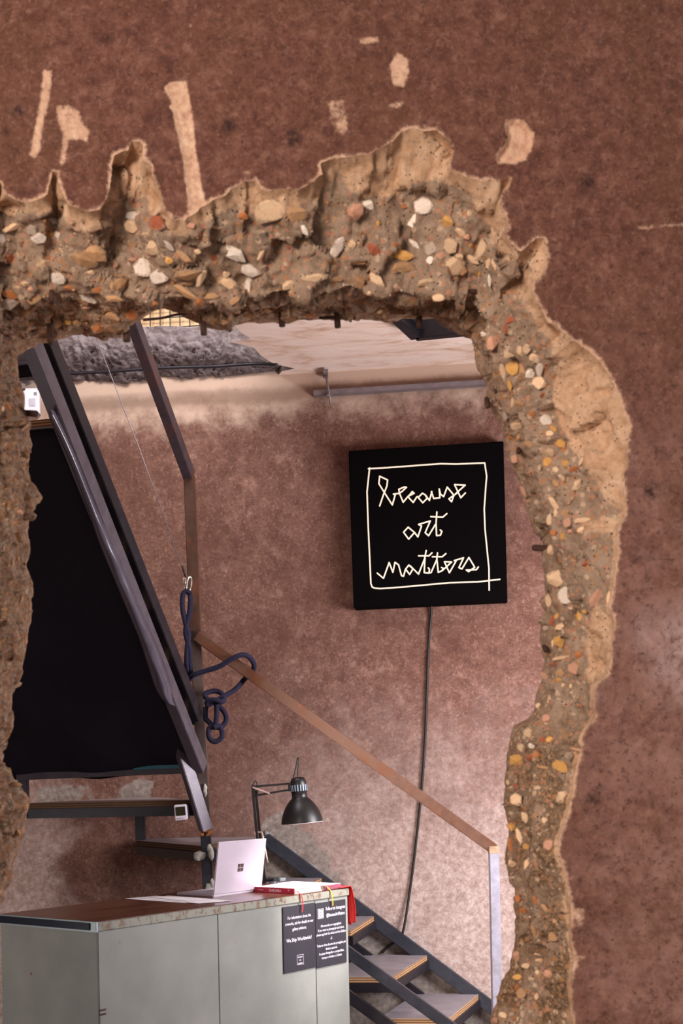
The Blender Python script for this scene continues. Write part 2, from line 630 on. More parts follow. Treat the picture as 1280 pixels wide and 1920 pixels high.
M_PAINT, M_BREAK, M_STONE, M_GRAIN = mat_front_paint(), mat_break(), mat_stone(), mat_grain()
M_BWALL, M_CEIL, M_SLAB = mat_back_wall(), mat_ceiling(), mat_slab()
M_FLOOR = plain('worn_concrete_floor', lin(120, 104, 96), 0.8, scale=6, var=0.25, bump=0.3)
M_PLASTER = plain('side_wall_plaster', lin(150, 120, 108), 0.9, scale=5, var=0.2, bump=0.3)
M_GSTEEL = mat_steel('grey_painted_steel', lin(88, 80, 88), 0.4, 0.3)
M_BSTEEL = mat_steel('black_painted_steel', lin(40, 36, 42), 0.38, 0.3)
M_DSTEEL = mat_steel('dark_blue_grey_steel', lin(56, 57, 66), 0.4, 0.35)
M_HRAIL = mat_steel('bare_brown_steel', lin(116, 84, 70), 0.36, 0.4, 0.7)
M_UPR = mat_steel('purple_grey_steel', lin(78, 66, 72), 0.4, 0.4, 0.3)
M_MIDP = mat_steel('grey_brown_steel', lin(98, 84, 80), 0.38, 0.4, 0.2)
M_PBROWN = mat_steel('brown_steel_post', lin(86, 62, 52), 0.4, 0.4, 0.5)
M_LPOST = mat_steel('light_grey_steel_post', lin(176, 174, 190), 0.4, 0.3, 0.1)
M_RUST = plain('rust_weld', lin(176, 108, 54), 0.9, var=0.3, scale=120, bump=0.5)
M_REBAR = plain('rusty_rebar', lin(66, 40, 30), 0.8, var=0.4, scale=80, bump=0.5)
M_MORTAR = plain('mortar_smear', lin(172, 168, 160), 0.9, var=0.2, scale=50, bump=0.6)
M_SEAM = plain('blue_grey_mortar', lin(128, 130, 134), 0.9, var=0.4, scale=40, bump=0.8)
M_TREAD = plain('dark_film_faced_ply', lin(142, 133, 138), 0.42, var=0.16, scale=12)
M_PLYE = mat_ply_edge()
M_PLY_SHADED = mat_ply_edge('shaded_plywood_edge', 0.14)  # plywood edge with the winder steps' shade put into its colour
M_PLYF = mat_ply_face()
M_WRAP = plain('grey_plastic_wrap', lin(74, 68, 80), 0.25, 0.0, 0.6, var=0.1, scale=14)
M_CLOTH = plain('black_cloth', lin(26, 23, 32), 0.75, 0, 0.15, var=0.08, scale=20)
M_CBAR = plain('scuffed_black_bar', lin(54, 48, 58), 0.5, var=0.3, scale=16)
M_TEAL = plain('teal_edge_light', lin(24, 96, 112), 0.5)  # colour of the turquoise light along the cross bar
M_COUNTER, M_CEDGE, M_LAM = mat_counter(), mat_counter_edge(), mat_laminate()
M_COUNTERL = M_COUNTER
M_ALU = plain('brushed_aluminium', lin(150, 160, 164), 0.45, 0.5, var=0.06)
M_STRIP = plain('blue_black_glossy_strip', lin(12, 24, 40), 0.35, 0, 0.25)
M_LAPTOP = plain('pale_rose_aluminium', lin(178, 166, 177), 0.38, 0.25, var=0.03)
M_KEYS = plain('laptop_keyboard', lin(176, 176, 196), 0.5, var=0.1, scale=200)
M_LOGO = plain('dark_mirror_logo', lin(72, 54, 50), 0.3, 0.4)
M_PAPER = plain('white_paper', lin(226, 222, 228), 0.8, var=0.03)
M_PAGES = plain('book_pages', lin(214, 196, 178), 0.85, var=0.12, scale=260)
M_REDBK = plain('crimson_book_spine', lin(164, 28, 52), 0.4, var=0.06)
M_COVER = plain('white_book_cover', lin(240, 234, 240), 0.35, var=0.02)


def mat_cover_print():
    k = NT('white_cover_with_violet_print')
    f = k.noise(42, 4, 0.6, 0.8)
    return k.out(k.mix(k.step(f, 0.60, 0.63), lin(240, 234, 240), lin(128, 92, 140)), 0.35)


M_COVERP = mat_cover_print()
M_VIOLET = plain('violet_cover_print', lin(120, 84, 132), 0.5)
M_MAROON = plain('maroon_book_cover', lin(122, 60, 76), 0.5)
M_WHITE = plain('white_print', lin(222, 216, 226), 0.6, var=0.02)
M_BOARD = plain('black_notice_board', lin(42, 39, 46), 0.42, 0, 0.4, var=0.06)
M_RED = plain('red_ribbon', lin(226, 40, 42), 0.5, var=0.1, scale=25)
M_YEL = plain('yellow_ribbon', lin(240, 156, 20), 0.5, var=0.1)
M_SIGN = plain('matt_black_sign_box', lin(7, 5, 6), 0.85, 0, 0.03, var=0.04)
M_GLOW = mat_emit('backlit_lettering', (1.0, 0.76, 0.60, 1), 0.9)
M_CORD = plain('black_rubber_cord', lin(22, 19, 20), 0.55)
M_LAMP = plain('satin_black_lamp', lin(26, 23, 25), 0.4, 0, 0.45, var=0.04)
M_LAMPIN = plain('white_lamp_inside', lin(214, 196, 200), 0.6)
M_VENT = plain('pale_blue_vent_opening', lin(158, 178, 200), 0.4, var=0.05)
M_SPRING = plain('bright_spring_steel', lin(206, 176, 168), 0.35, 0.5)
M_ROPE = mat_rope()
M_CABLE = plain('thin_steel_cable', lin(150, 140, 146), 0.4, 0.6)
M_CHROME = plain('bright_carabiner_steel', lin(206, 198, 190), 0.25, 0.8)
M_PLASTIC = plain('white_plastic', lin(214, 206, 216), 0.45, var=0.03)
M_DKPLASTIC = plain('dark_blue_plastic', lin(48, 46, 70), 0.45)
M_LCD = plain('dark_olive_display', lin(42, 38, 20), 0.3)
M_CONDUIT = mat_steel('grey_strut_channel', lin(124, 112, 116), 0.5, 0.35)
M_WIRE = plain('dark_mesh_wire', lin(52, 54, 66), 0.6)

# ------------------------------------------------------------------ the front wall with the hole broken through it
D_A, D_B, D_C, D_D = 3.20, 3.38, 3.62, 3.76
# groups of contour points: front edge of the break (A), arris between flare and soffit (B, one per group end), inner edge (C)
SEGS = [
    # (A points, B end, C points); every group starts where the last one ended
    ([(-80, 2652), (-80, 1900)], (-62, 1900), [(-30, 2652), (-20, 1800)]),
    ([(-80, 1900), (-74, 1680)], (-42, 1680), [(-20, 1800), (-6, 1740), (0, 1690)]),
    ([(-74, 1680), (-76, 1580), (-66, 1500)], (8, 1500), [(0, 1690), (12, 1680), (10, 1662), (21, 1652), (22, 1620), (33, 1590), (47, 1563), (45, 1540), (57, 1504)]),
    ([(-66, 1500), (-78, 1400)], (-36, 1420), [(57, 1504), (37, 1475), (22, 1449), (5, 1430)]),
    ([(-78, 1400), (-70, 1250), (-75, 1120)], (14, 1130), [(5, 1430), (10, 1388), (25, 1350), (25, 1301), (37, 1268), (49, 1213), (60, 1140)]),
    ([(-75, 1120), (-66, 1000), (-72, 900)], (20, 930), [(60, 1140), (62, 1098), (50, 1060), (54, 1034), (52, 1000), (57, 970), (68, 955), (80, 932)]),
    ([(-72, 900), (-64, 780), (-68, 650)], (0, 690), [(80, 932), (66, 910), (58, 900), (52, 870), (60, 835), (52, 800), (43, 777), (46, 740), (40, 715), (34, 690), (33, 664)]),
    ([(-68, 650), (-64, 520), (-40, 420), (0, 340)], (0, 566), [(33, 664), (36, 660), (44, 654)]),
    ([(0, 340), (10, 365), (40, 379), (72, 376), (90, 366), (97, 322), (107, 322), (115, 360), (130, 385), (165, 396)], (150, 556), [(44, 654), (70, 640), (98, 636), (138, 619), (157, 618), (175, 626)]),
    ([(165, 396), (190, 391), (205, 360), (211, 305), (215, 291), (240, 280), (246, 266), (266, 266), (268, 296), (284, 310), (290, 336), (303, 365), (305, 392), (320, 409)], (270, 558), [(175, 626), (197, 634), (230, 628), (244, 606), (256, 600), (267, 596)]),
    ([(320, 409), (345, 415), (362, 402), (384, 384), (412, 371)], (392, 564), [(267, 596), (285, 582), (308, 577), (332, 584), (354, 595), (376, 605), (389, 614)]),
    ([(412, 371), (440, 352), (460, 338), (480, 339), (490, 358), (528, 354), (560, 355), (586, 342), (604, 326)], (560, 552), [(389, 614), (420, 617), (437, 609), (470, 603), (520, 602), (540, 605), (560, 600)]),
    ([(604, 326), (600, 306), (625, 297), (660, 292), (690, 291), (715, 275), (738, 266), (750, 246), (770, 240), (792, 246)], (760, 545), [(560, 600), (600, 597), (655, 596), (704, 599), (727, 605), (750, 598), (770, 596)]),
    ([(792, 246), (820, 245), (842, 262), (849, 286), (843, 316), (870, 330), (902, 341)], (880, 546), [(770, 596), (815, 596), (828, 609), (842, 619), (855, 625), (868, 630)]),
    ([(902, 341), (920, 335), (936, 340), (960, 332), (958, 346), (940, 365), (936, 385), (946, 400), (955, 424)], (905, 585), [(868, 630), (880, 633), (891, 639), (895, 648)]),
    ([(955, 424), (942, 432), (952, 452), (975, 471), (990, 460), (1006, 445), (1020, 448), (1028, 480), (1018, 515), (1000, 526), (998, 545)], (918, 655), [(895, 648), (897, 660), (894, 680), (897, 695)]),
    ([(998, 545), (1014, 580), (1026, 602), (1060, 625), (1100, 656), (1130, 681)], (950, 745), [(897, 695), (903, 708), (909, 722), (911, 752), (920, 764)]),
    ([(1130, 681), (1146, 712), (1162, 746), (1180, 800), (1176, 850)], (990, 835), [(920, 764), (928, 774), (939, 790), (945, 815), (948, 832)]),
    ([(1176, 850), (1170, 900), (1172, 964), (1158, 986)], (1030, 960), [(948, 832), (958, 864), (973, 903), (981, 936), (991, 968)]),
    ([(1158, 986), (1157, 1040), (1152, 1090)], (1050, 1055), [(991, 968), (1001, 1001), (1016, 1014), (1018, 1036), (1020, 1073)]),
    ([(1152, 1090), (1142, 1140), (1152, 1166), (1148, 1215), (1140, 1262)], (1056, 1215), [(1020, 1073), (1024, 1113), (1025, 1155), (1017, 1168), (1011, 1201), (1017, 1224)]),
    ([(1140, 1262), (1118, 1286), (1112, 1320), (1118, 1345), (1098, 1366)], (1036, 1330), [(1017, 1224), (1023, 1250), (1016, 1263), (1017, 1278), (1004, 1303), (1003, 1326), (991, 1346)]),
    ([(1098, 1366), (1090, 1400), (1078, 1440)], (1000, 1425), [(991, 1346), (962, 1362), (955, 1392), (950, 1424)]),
    ([(1078, 1440), (1070, 1500), (1062, 1541), (1048, 1571)], (986, 1560), [(950, 1424), (944, 1457), (944, 1500), (949, 1540), (952, 1566)]),
    ([(1048, 1571), (1047, 1602), (1058, 1631), (1068, 1681)], (998, 1670), [(952, 1566), (948, 1608), (953, 1638), (965, 1661)]),
    ([(1068, 1681), (1070, 1750), (1075, 1800)], (1000, 1790), [(965, 1661), (962, 1697), (968, 1723), (965, 1750), (962, 1779)]),
    ([(1075, 1800), (1070, 1860), (1076, 1920)], (966, 1905), [(962, 1779), (955, 1815), (935, 1848), (929, 1880), (919, 1902)]),
    ([(1076, 1920), (1078, 2000), (1076, 2652)], (960, 2652), [(919, 1902), (921, 1925), (915, 2000), (915, 2652)]),
]


def resample(pts, n):
    pts = np.array(pts, float)
    L = np.r_[0, np.cumsum(np.hypot(*np.diff(pts, axis=0).T))]
    t = np.linspace(0, L[-1], n + 1)
    return np.c_[np.interp(t, L, pts[:, 0]), np.interp(t, L, pts[:, 1])]


def plen(p):
    p = np.array(p, float)
    return np.hypot(*np.diff(p, axis=0).T).sum()


LA, LB, LC = [], [], []
bprev = (-62, 2652)
for a, b, c in SEGS:
    far = max(q[1] for q in a) > 2100
    n = max(4, int(max(plen(a), plen(c)) / (26 if far else 4.2)))
    LA.append(resample(a, n)[:-1])
    LC.append(resample(c, n)[:-1])
    LB.append(resample([bprev, b], n)[:-1])
    bprev = b
LA.append(np.array([SEGS[-1][0][-1]], float))
LC.append(np.array([SEGS[-1][2][-1]], float))
LB.append(np.array([SEGS[-1][1]], float))
PA, PB, PC = np.vstack(LA), np.vstack(LB), np.vstack(LC)
for i in range(len(PA)):          # the edge of a break is ragged
    q = Vector((PA[i, 0] * 0.05, PA[i, 1] * 0.05, 0.3))
    PA[i, 0] += 3.0 * noise.noise(q) + 2.0 * noise.noise(q * 3.1)
    PA[i, 1] += 3.0 * noise.noise(q + Vector((9, 2, 4))) + 2.0 * noise.noise(q * 3.1 + Vector((3, 7, 1)))
    q = Vector((PC[i, 0] * 0.07, PC[i, 1] * 0.07, 4.3))
    PC[i, 0] += 2.0 * noise.noise(q)
    PC[i, 1] += 2.0 * noise.noise(q + Vector((9, 2, 4)))


def unproj(px, d):
    u, v = (px[:, 0] - 640) / F, (HZ - px[:, 1]) / F
    x, z = u * cr + v * sr, -u * sr + v * cr
    return np.c_[x * d, np.full(len(px), 1.0) * d, np.maximum(EYE + z * d, 0.0)]


WA, WB, WC = unproj(PA, D_A), unproj(PB, D_B), unproj(PC, D_C)
# smooth B a little
for _ in range(6):
    WB[1:-1] = (WB[:-2] + 2 * WB[1:-1] + WB[2:]) / 4
cen = np.array([0.0, 0, 1.9])
NA, NB, ND = 40, 24, 6
rows, tt = [], []
for k in range(NA):
    t = k / NA
    p = WA * (1 - t) + WB * t
    p[:, 1] = D_A + (D_B - D_A) * (t ** 0.62)
    rows.append(p)
    tt.append(t)
for k in range(NB):
    t = k / NB
    rows.append(WB * (1 - t) + WC * t)
    tt.append(1 + t)
WD = WC.copy()
rad = WC[:, [0, 2]] - cen[[0, 2]]
WD[:, [0, 2]] = WC[:, [0, 2]] + rad / np.linalg.norm(rad, axis=1)[:, None] * 0.05
WD[:, 2] = np.maximum(WD[:, 2], 0)
WD[:, 1] = D_D
for k in range(ND + 1):
    t = k / ND
    rows.append(WC * (1 - t) + WD * t)
    tt.append(2 + t)
G = np.array(rows)                       # rows x columns x 3
R_, N_ = G.shape[:2]
gi = np.gradient(G, axis=0)
gj = np.gradient(G, axis=1)
NR = np.cross(gi, gj)
NR /= np.linalg.norm(NR, axis=2)[:, :, None] + 1e-9
# towards the opening / the viewer
ref = np.zeros_like(G)
ref[..., 0] = -G[..., 0]
ref[..., 1] = -0.5
ref[..., 2] = 1.9 - G[..., 2]
sg = np.sign((NR * ref).sum(axis=2))
NR *= sg[:, :, None]
for _ in range(5):
    NR[:, 1:-1] = (NR[:, :-2] + NR[:, 1:-1] * 2 + NR[:, 2:]) / 4
    NR[1:-1] = (NR[:-2] + NR[1:-1] * 2 + NR[2:]) / 4
NR /= np.linalg.norm(NR, axis=2)[:, :, None] + 1e-9
DSP = np.zeros((R_, N_))
for i in range(R_):
    t = tt[i]
    env = min(1, (t / 0.10)) if t < 1.6 else max(0.18, 1 - (t - 1.6) / 0.38)
    env = max(env, 0.0)
    if t >= 2:
        env = 0.18
    if i == 0:
        continue
    for j in range(N_):
        q = Vector(G[i, j])
        a = noise.fractal(q * 11, 0.7, 2.1, 4)
        r = abs(noise.noise(q * 23 + Vector((5, 1, 2))))
        s = noise.noise(q * 75)
        # broken facets: every cell of the fracture is a tilted plane
        cell = 0.0
        for sc_, am in ((9.0, 0.75), (21.0, 0.6)):
            w = q * sc_ + Vector((noise.noise(q * 20), noise.noise(q * 20 + Vector((4, 4, 4))), noise.noise(q * 20 + Vector((1, 6, 9))))) * 0.22
            c0_ = noise.voronoi(w)[1][0]
            cv = noise.cell_vector(c0_ * 13.7) - Vector((0.5, 0.5, 0.5))
            cell += am * ((w - c0_).dot(cv) * 2.2 + cv.x * 0.5) / sc_
        DSP[i, j] = env * (0.007 * a + 0.014 * noise.noise(q * 5.5 + Vector((2, 8, 1))) - 0.007 * r + 0.0035 * s + 0.42 * cell)
G = G + NR * DSP[:, :, None]
G[..., 2] = np.maximum(G[..., 2], 0.0)


def polydist(pts, poly, closed=True):
    """signed distance (positive inside) of pts (n,2) to a polygon"""
    P0 = np.array(poly, float)
    P1 = np.roll(P0, -1, axis=0)
    if not closed:
        P0, P1 = P0[:-1], P1[:-1]
    best = np.full(len(pts), 1e9)
    inside = np.zeros(len(pts), bool)
    for a, b in zip(P0, P1):
        ab = b - a
        t = np.clip(((pts - a) @ ab) / (ab @ ab + 1e-12), 0, 1)
        best = np.minimum(best, np.hypot(*(pts - a - t[:, None] * ab).T))
        if closed:
            c = ((a[1] > pts[:, 1]) != (b[1] > pts[:, 1]))
            xi = (b[0] - a[0]) * (pts[:, 1] - a[1]) / (b[1] - a[1] + 1e-12) + a[0]
            inside ^= c & (pts[:, 0] < xi)
    return np.where(inside, best, -best) if closed else best


def to_px(w):
    """world (n,3) -> pixel"""
    x, z = w[:, 0] / w[:, 1], (w[:, 2] - EYE) / w[:, 1]
    u, v = x * cr - z * sr, x * sr + z * cr
    return np.c_[640 + u * F, HZ - v * F]


def smoothstep(x, a, b):
    t = np.clip((x - a) / (b - a), 0, 1)
    return t * t * (3 - 2 * t)


flat = G.reshape(-1, 3)
pxg = to_px(flat)
dA = polydist(pxg, PA, closed=False)
topside = smoothstep(-pxg[:, 1], -900, -600)
tan = 0.95 * (1 - smoothstep(dA, 3 + 6 * topside, 12 + 32 * topside))
coarse = smoothstep(pxg[:, 1], 1330, 1420) * (pxg[:, 0] > 500)
TANS = [[(1028, 640), (1100, 650), (1150, 715), (1185, 800), (1176, 965), (1140, 950), (1112, 900), (1075, 850), (1050, 800), (1030, 750), (1040, 700)],
        [(640, 320), (700, 300), (752, 262), (850, 270), (850, 330), (780, 345), (740, 370), (680, 372), (640, 350)],
        [(110, 390), (205, 385), (205, 430), (150, 440), (125, 420)],
        [(215, 290), (300, 300), (295, 370), (230, 375), (210, 340)],
        [(880, 350), (950, 350), (955, 430), (930, 440), (890, 400)],
        [(1085, 975), (1160, 965), (1158, 1000), (1090, 1002)],
        [(1110, 1120), (1150, 1150), (1140, 1260), (1100, 1290), (1095, 1200)],
        [(440, 360), (570, 365), (560, 410), (450, 400)]]
for pl in TANS:
    tan = np.maximum(tan, 0.9 * smoothstep(polydist(pxg, pl), -12, 14))
trow = np.repeat(np.array(tt), N_)
tan[trow > 1.05] *= 0.4
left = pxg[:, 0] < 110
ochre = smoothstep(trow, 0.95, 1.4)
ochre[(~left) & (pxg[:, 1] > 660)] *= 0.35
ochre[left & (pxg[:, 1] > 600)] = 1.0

faces = []
for i in range(R_ - 1):
    for j in range(N_ - 1):
        a = i * N_ + j
        faces.append((a, a + 1, a + N_ + 1, a + N_))


def pydata(name, verts, faces_, mat, parent=None, smooth=False):
    me = bpy.data.meshes.new(name)
    me.from_pydata([tuple(v) for v in verts], [], faces_)
    me.materials.append(mat)
    if smooth:
        me.polygons.foreach_set('use_smooth', [True] * len(me.polygons))
    me.update()
    o = bpy.data.objects.new(name, me)
    C.objects.link(o)
    if parent:
        o.parent = parent
    return o


def set_attr(me, name, vals):
    a = me.attributes.new(name, 'FLOAT', 'POINT')
    a.data.foreach_set('value', np.asarray(vals, np.float32))


# --- the plastered front face: one sheet of triangles around the front edge of the break
edgeA = G[0][:, [0, 2]]
edgeA = edgeA[np.r_[True, np.hypot(*np.diff(edgeA, axis=0).T) > 1e-4]]
outer = [(2.4, 0.0), (2.4, 3.95), (-2.4, 3.95), (-2.4, 0.0)]
loop = [tuple(p) for p in edgeA] + outer
SCARS = [
    ([(80, 130), (98, 132), (95, 170), (90, 200), (80, 235), (76, 280), (66, 302), (55, 290), (62, 250), (72, 200), (78, 160)], 1.0, 0),
    ([(105, 200), (130, 195), (150, 210), (155, 230), (170, 245), (166, 272), (150, 262), (130, 264), (122, 310), (110, 310), (118, 255), (108, 230)], 0.85, 0),
    ([(306, 165), (320, 155), (350, 150), (355, 185), (362, 220), (368, 290), (376, 340), (388, 388), (352, 408), (350, 360), (343, 300), (335, 260), (325, 215), (318, 200), (322, 190)], 1.25, 0.004),
    ([(730, 120), (745, 96), (764, 110), (768, 135), (756, 165), (736, 160)], 1.0, 0),
    ([(672, 73), (708, 69), (709, 79), (674, 82)], 1.1, 0),
    ([(724, 196), (760, 184), (757, 200), (730, 207)], 0.62, 0),
    ([(612, 190), (645, 184), (656, 230), (640, 266), (620, 230)], 0.62, 0),
    ([(945, 228), (965, 220), (985, 228), (1001, 250), (998, 276), (985, 300), (960, 309), (932, 306), (929, 290), (945, 270), (950, 255)], 1.2, 0.016),
    ([(1195, 424), (1285, 417), (1285, 423), (1195, 430)], 0.8, 0),
    ([(352, 30), (358, 30), (362, 75), (356, 80)], 0.6, 0),
    ([(450, 318), (475, 322), (474, 328), (452, 325)], 0.7, 0),
    ([(1072, 1700), (1100, 1702), (1092, 1740), (1076, 1735)], 0.7, 0),
    ([(1062, 1640), (1078, 1640), (1070, 1656)], 0.8, 0),
    ([(1075, 1790), (1104, 1792), (1090, 1800)], 0.8, 0),
]
gp = []
for px in range(-120, 1400, 10):
    for py in range(-120, 2060, 10):
        gp.append((px + random.uniform(-3, 3), py + random.uniform(-3, 3)))
for pl, _, _ in SCARS:
    a = np.array(pl)
    x0, y0 = a.min(0) - 10
    x1, y1 = a.max(0) + 10
    for px in np.arange(x0, x1, 5):
        for py in np.arange(y0, y1, 5):
            gp.append((px + random.uniform(-1, 1), py + random.uniform(-1, 1)))
gp = np.array(gp)
da = polydist(gp, np.vstack([PA, [(1400, 2700), (1400, -4000), (-400, -4000), (-400, 2700)]]))
gp = gp[da > 5]
gw = unproj(gp, D_A)
gw = gw[(np.abs(gw[:, 0]) < 2.3) & (gw[:, 2] > 0.05) & (gw[:, 2] < 3.9)]
vin = [Vector(p) for p in loop] + [Vector((p[0], p[2])) for p in gw]
n0 = len(loop)
vo, eo, fo, *_ = delaunay_2d_cdt(vin, [], [list(range(n0))], 1, 1e-6)
xz = np.array([tuple(v) for v in vo])
w3 = np.c_[xz[:, 0], np.full(len(xz), D_A), xz[:, 1]]
pxw = to_px(w3)
scar = np.zeros(len(xz))
for pl, s, dep in SCARS:
    dd = polydist(pxw, pl)
    scar = np.maximum(scar, s * smoothstep(dd, -7, 7) * 0.9)
    if dep:
        w3[:, 1] += dep * smoothstep(dd, 0, 9)
dA2 = polydist(pxw, PA, closed=False)
rim = np.array([0.5 + 0.5 * noise.noise(Vector((p[0] * 0.012, p[1] * 0.012, 2))) for p in pxw])
scar = np.maximum(scar, (0.35 + 0.75 * rim) * (1 - smoothstep(dA2, 1, 13)))
fo = [f if ((w3[f[1]] - w3[f[0]])[0] * (w3[f[2]] - w3[f[0]])[2] - (w3[f[1]] - w3[f[0]])[2] * (w3[f[2]] - w3[f[0]])[0]) > 0 else f[::-1] for f in fo]
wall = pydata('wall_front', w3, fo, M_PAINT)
wall['kind'] = 'structure'
set_attr(wall.data, 'scar', scar)
dark = np.zeros(len(xz))
for a, b, q in ((430, 236, 15), (548, 260, 20), (33, 208, 15), (14, 252, 8), (1087, 1573, 7), (1240, 18, 8), (1100, 345, 20), (1220, 920, 18), (1110, 1500, 14), (200, 70, 8)):
    dark = np.maximum(dark, 1 - smoothstep(np.hypot(pxw[:, 0] - a, pxw[:, 1] - b), q * 0.4, q * 1.3))
set_attr(wall.data, 'dark', dark)
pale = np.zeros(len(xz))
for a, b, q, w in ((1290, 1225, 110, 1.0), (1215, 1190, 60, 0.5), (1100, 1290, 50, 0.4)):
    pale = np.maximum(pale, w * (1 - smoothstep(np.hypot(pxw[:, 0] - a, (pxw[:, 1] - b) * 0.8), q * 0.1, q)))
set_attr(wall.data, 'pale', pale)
# back face of the wall
edgeD = G[-1][:, [0, 2]]
loopD = [tuple(p) for p in edgeD[::4]] + [tuple(edgeD[-1])] + outer
vo, eo, fo, *_ = delaunay_2d_cdt([Vector(p) for p in loopD], [], [list(range(len(loopD)))], 1, 1e-6)
bk = pydata('wall_back_face', [(v[0], D_D, v[1]) for v in vo], [tuple(f) for f in fo], M_PLASTER, wall)
bm = bm_new()
for a, b in zip(outer, outer[1:]):
    q = [bm.verts.new(p) for p in ((a[0], D_A, a[1]), (b[0], D_A, b[1]), (b[0], D_D, b[1]), (a[0], D_D, a[1]))]
    bm.faces.new(q)
link('wall_end', bm, M_PLASTER, wall)
ring = pydata('broken_edge', flat, faces, M_BREAK, wall, smooth=True)
set_attr(ring.data, 'tan', tan)
set_attr(ring.data, 'ochre', ochre)
set_attr(ring.data, 'coarse', coarse)

# ------------------------------------------------------------------ stones set in the broken concrete
bvh = BVHTree.FromPolygons([Vector(v) for v in flat], faces)
ORG = Vector((0, 0, EYE))


def hit(px, py):
    x, z = U(px, py)
    r = bvh.ray_cast(ORG, Vector((x, 1, z)).normalized())
    return r[0], r[1]


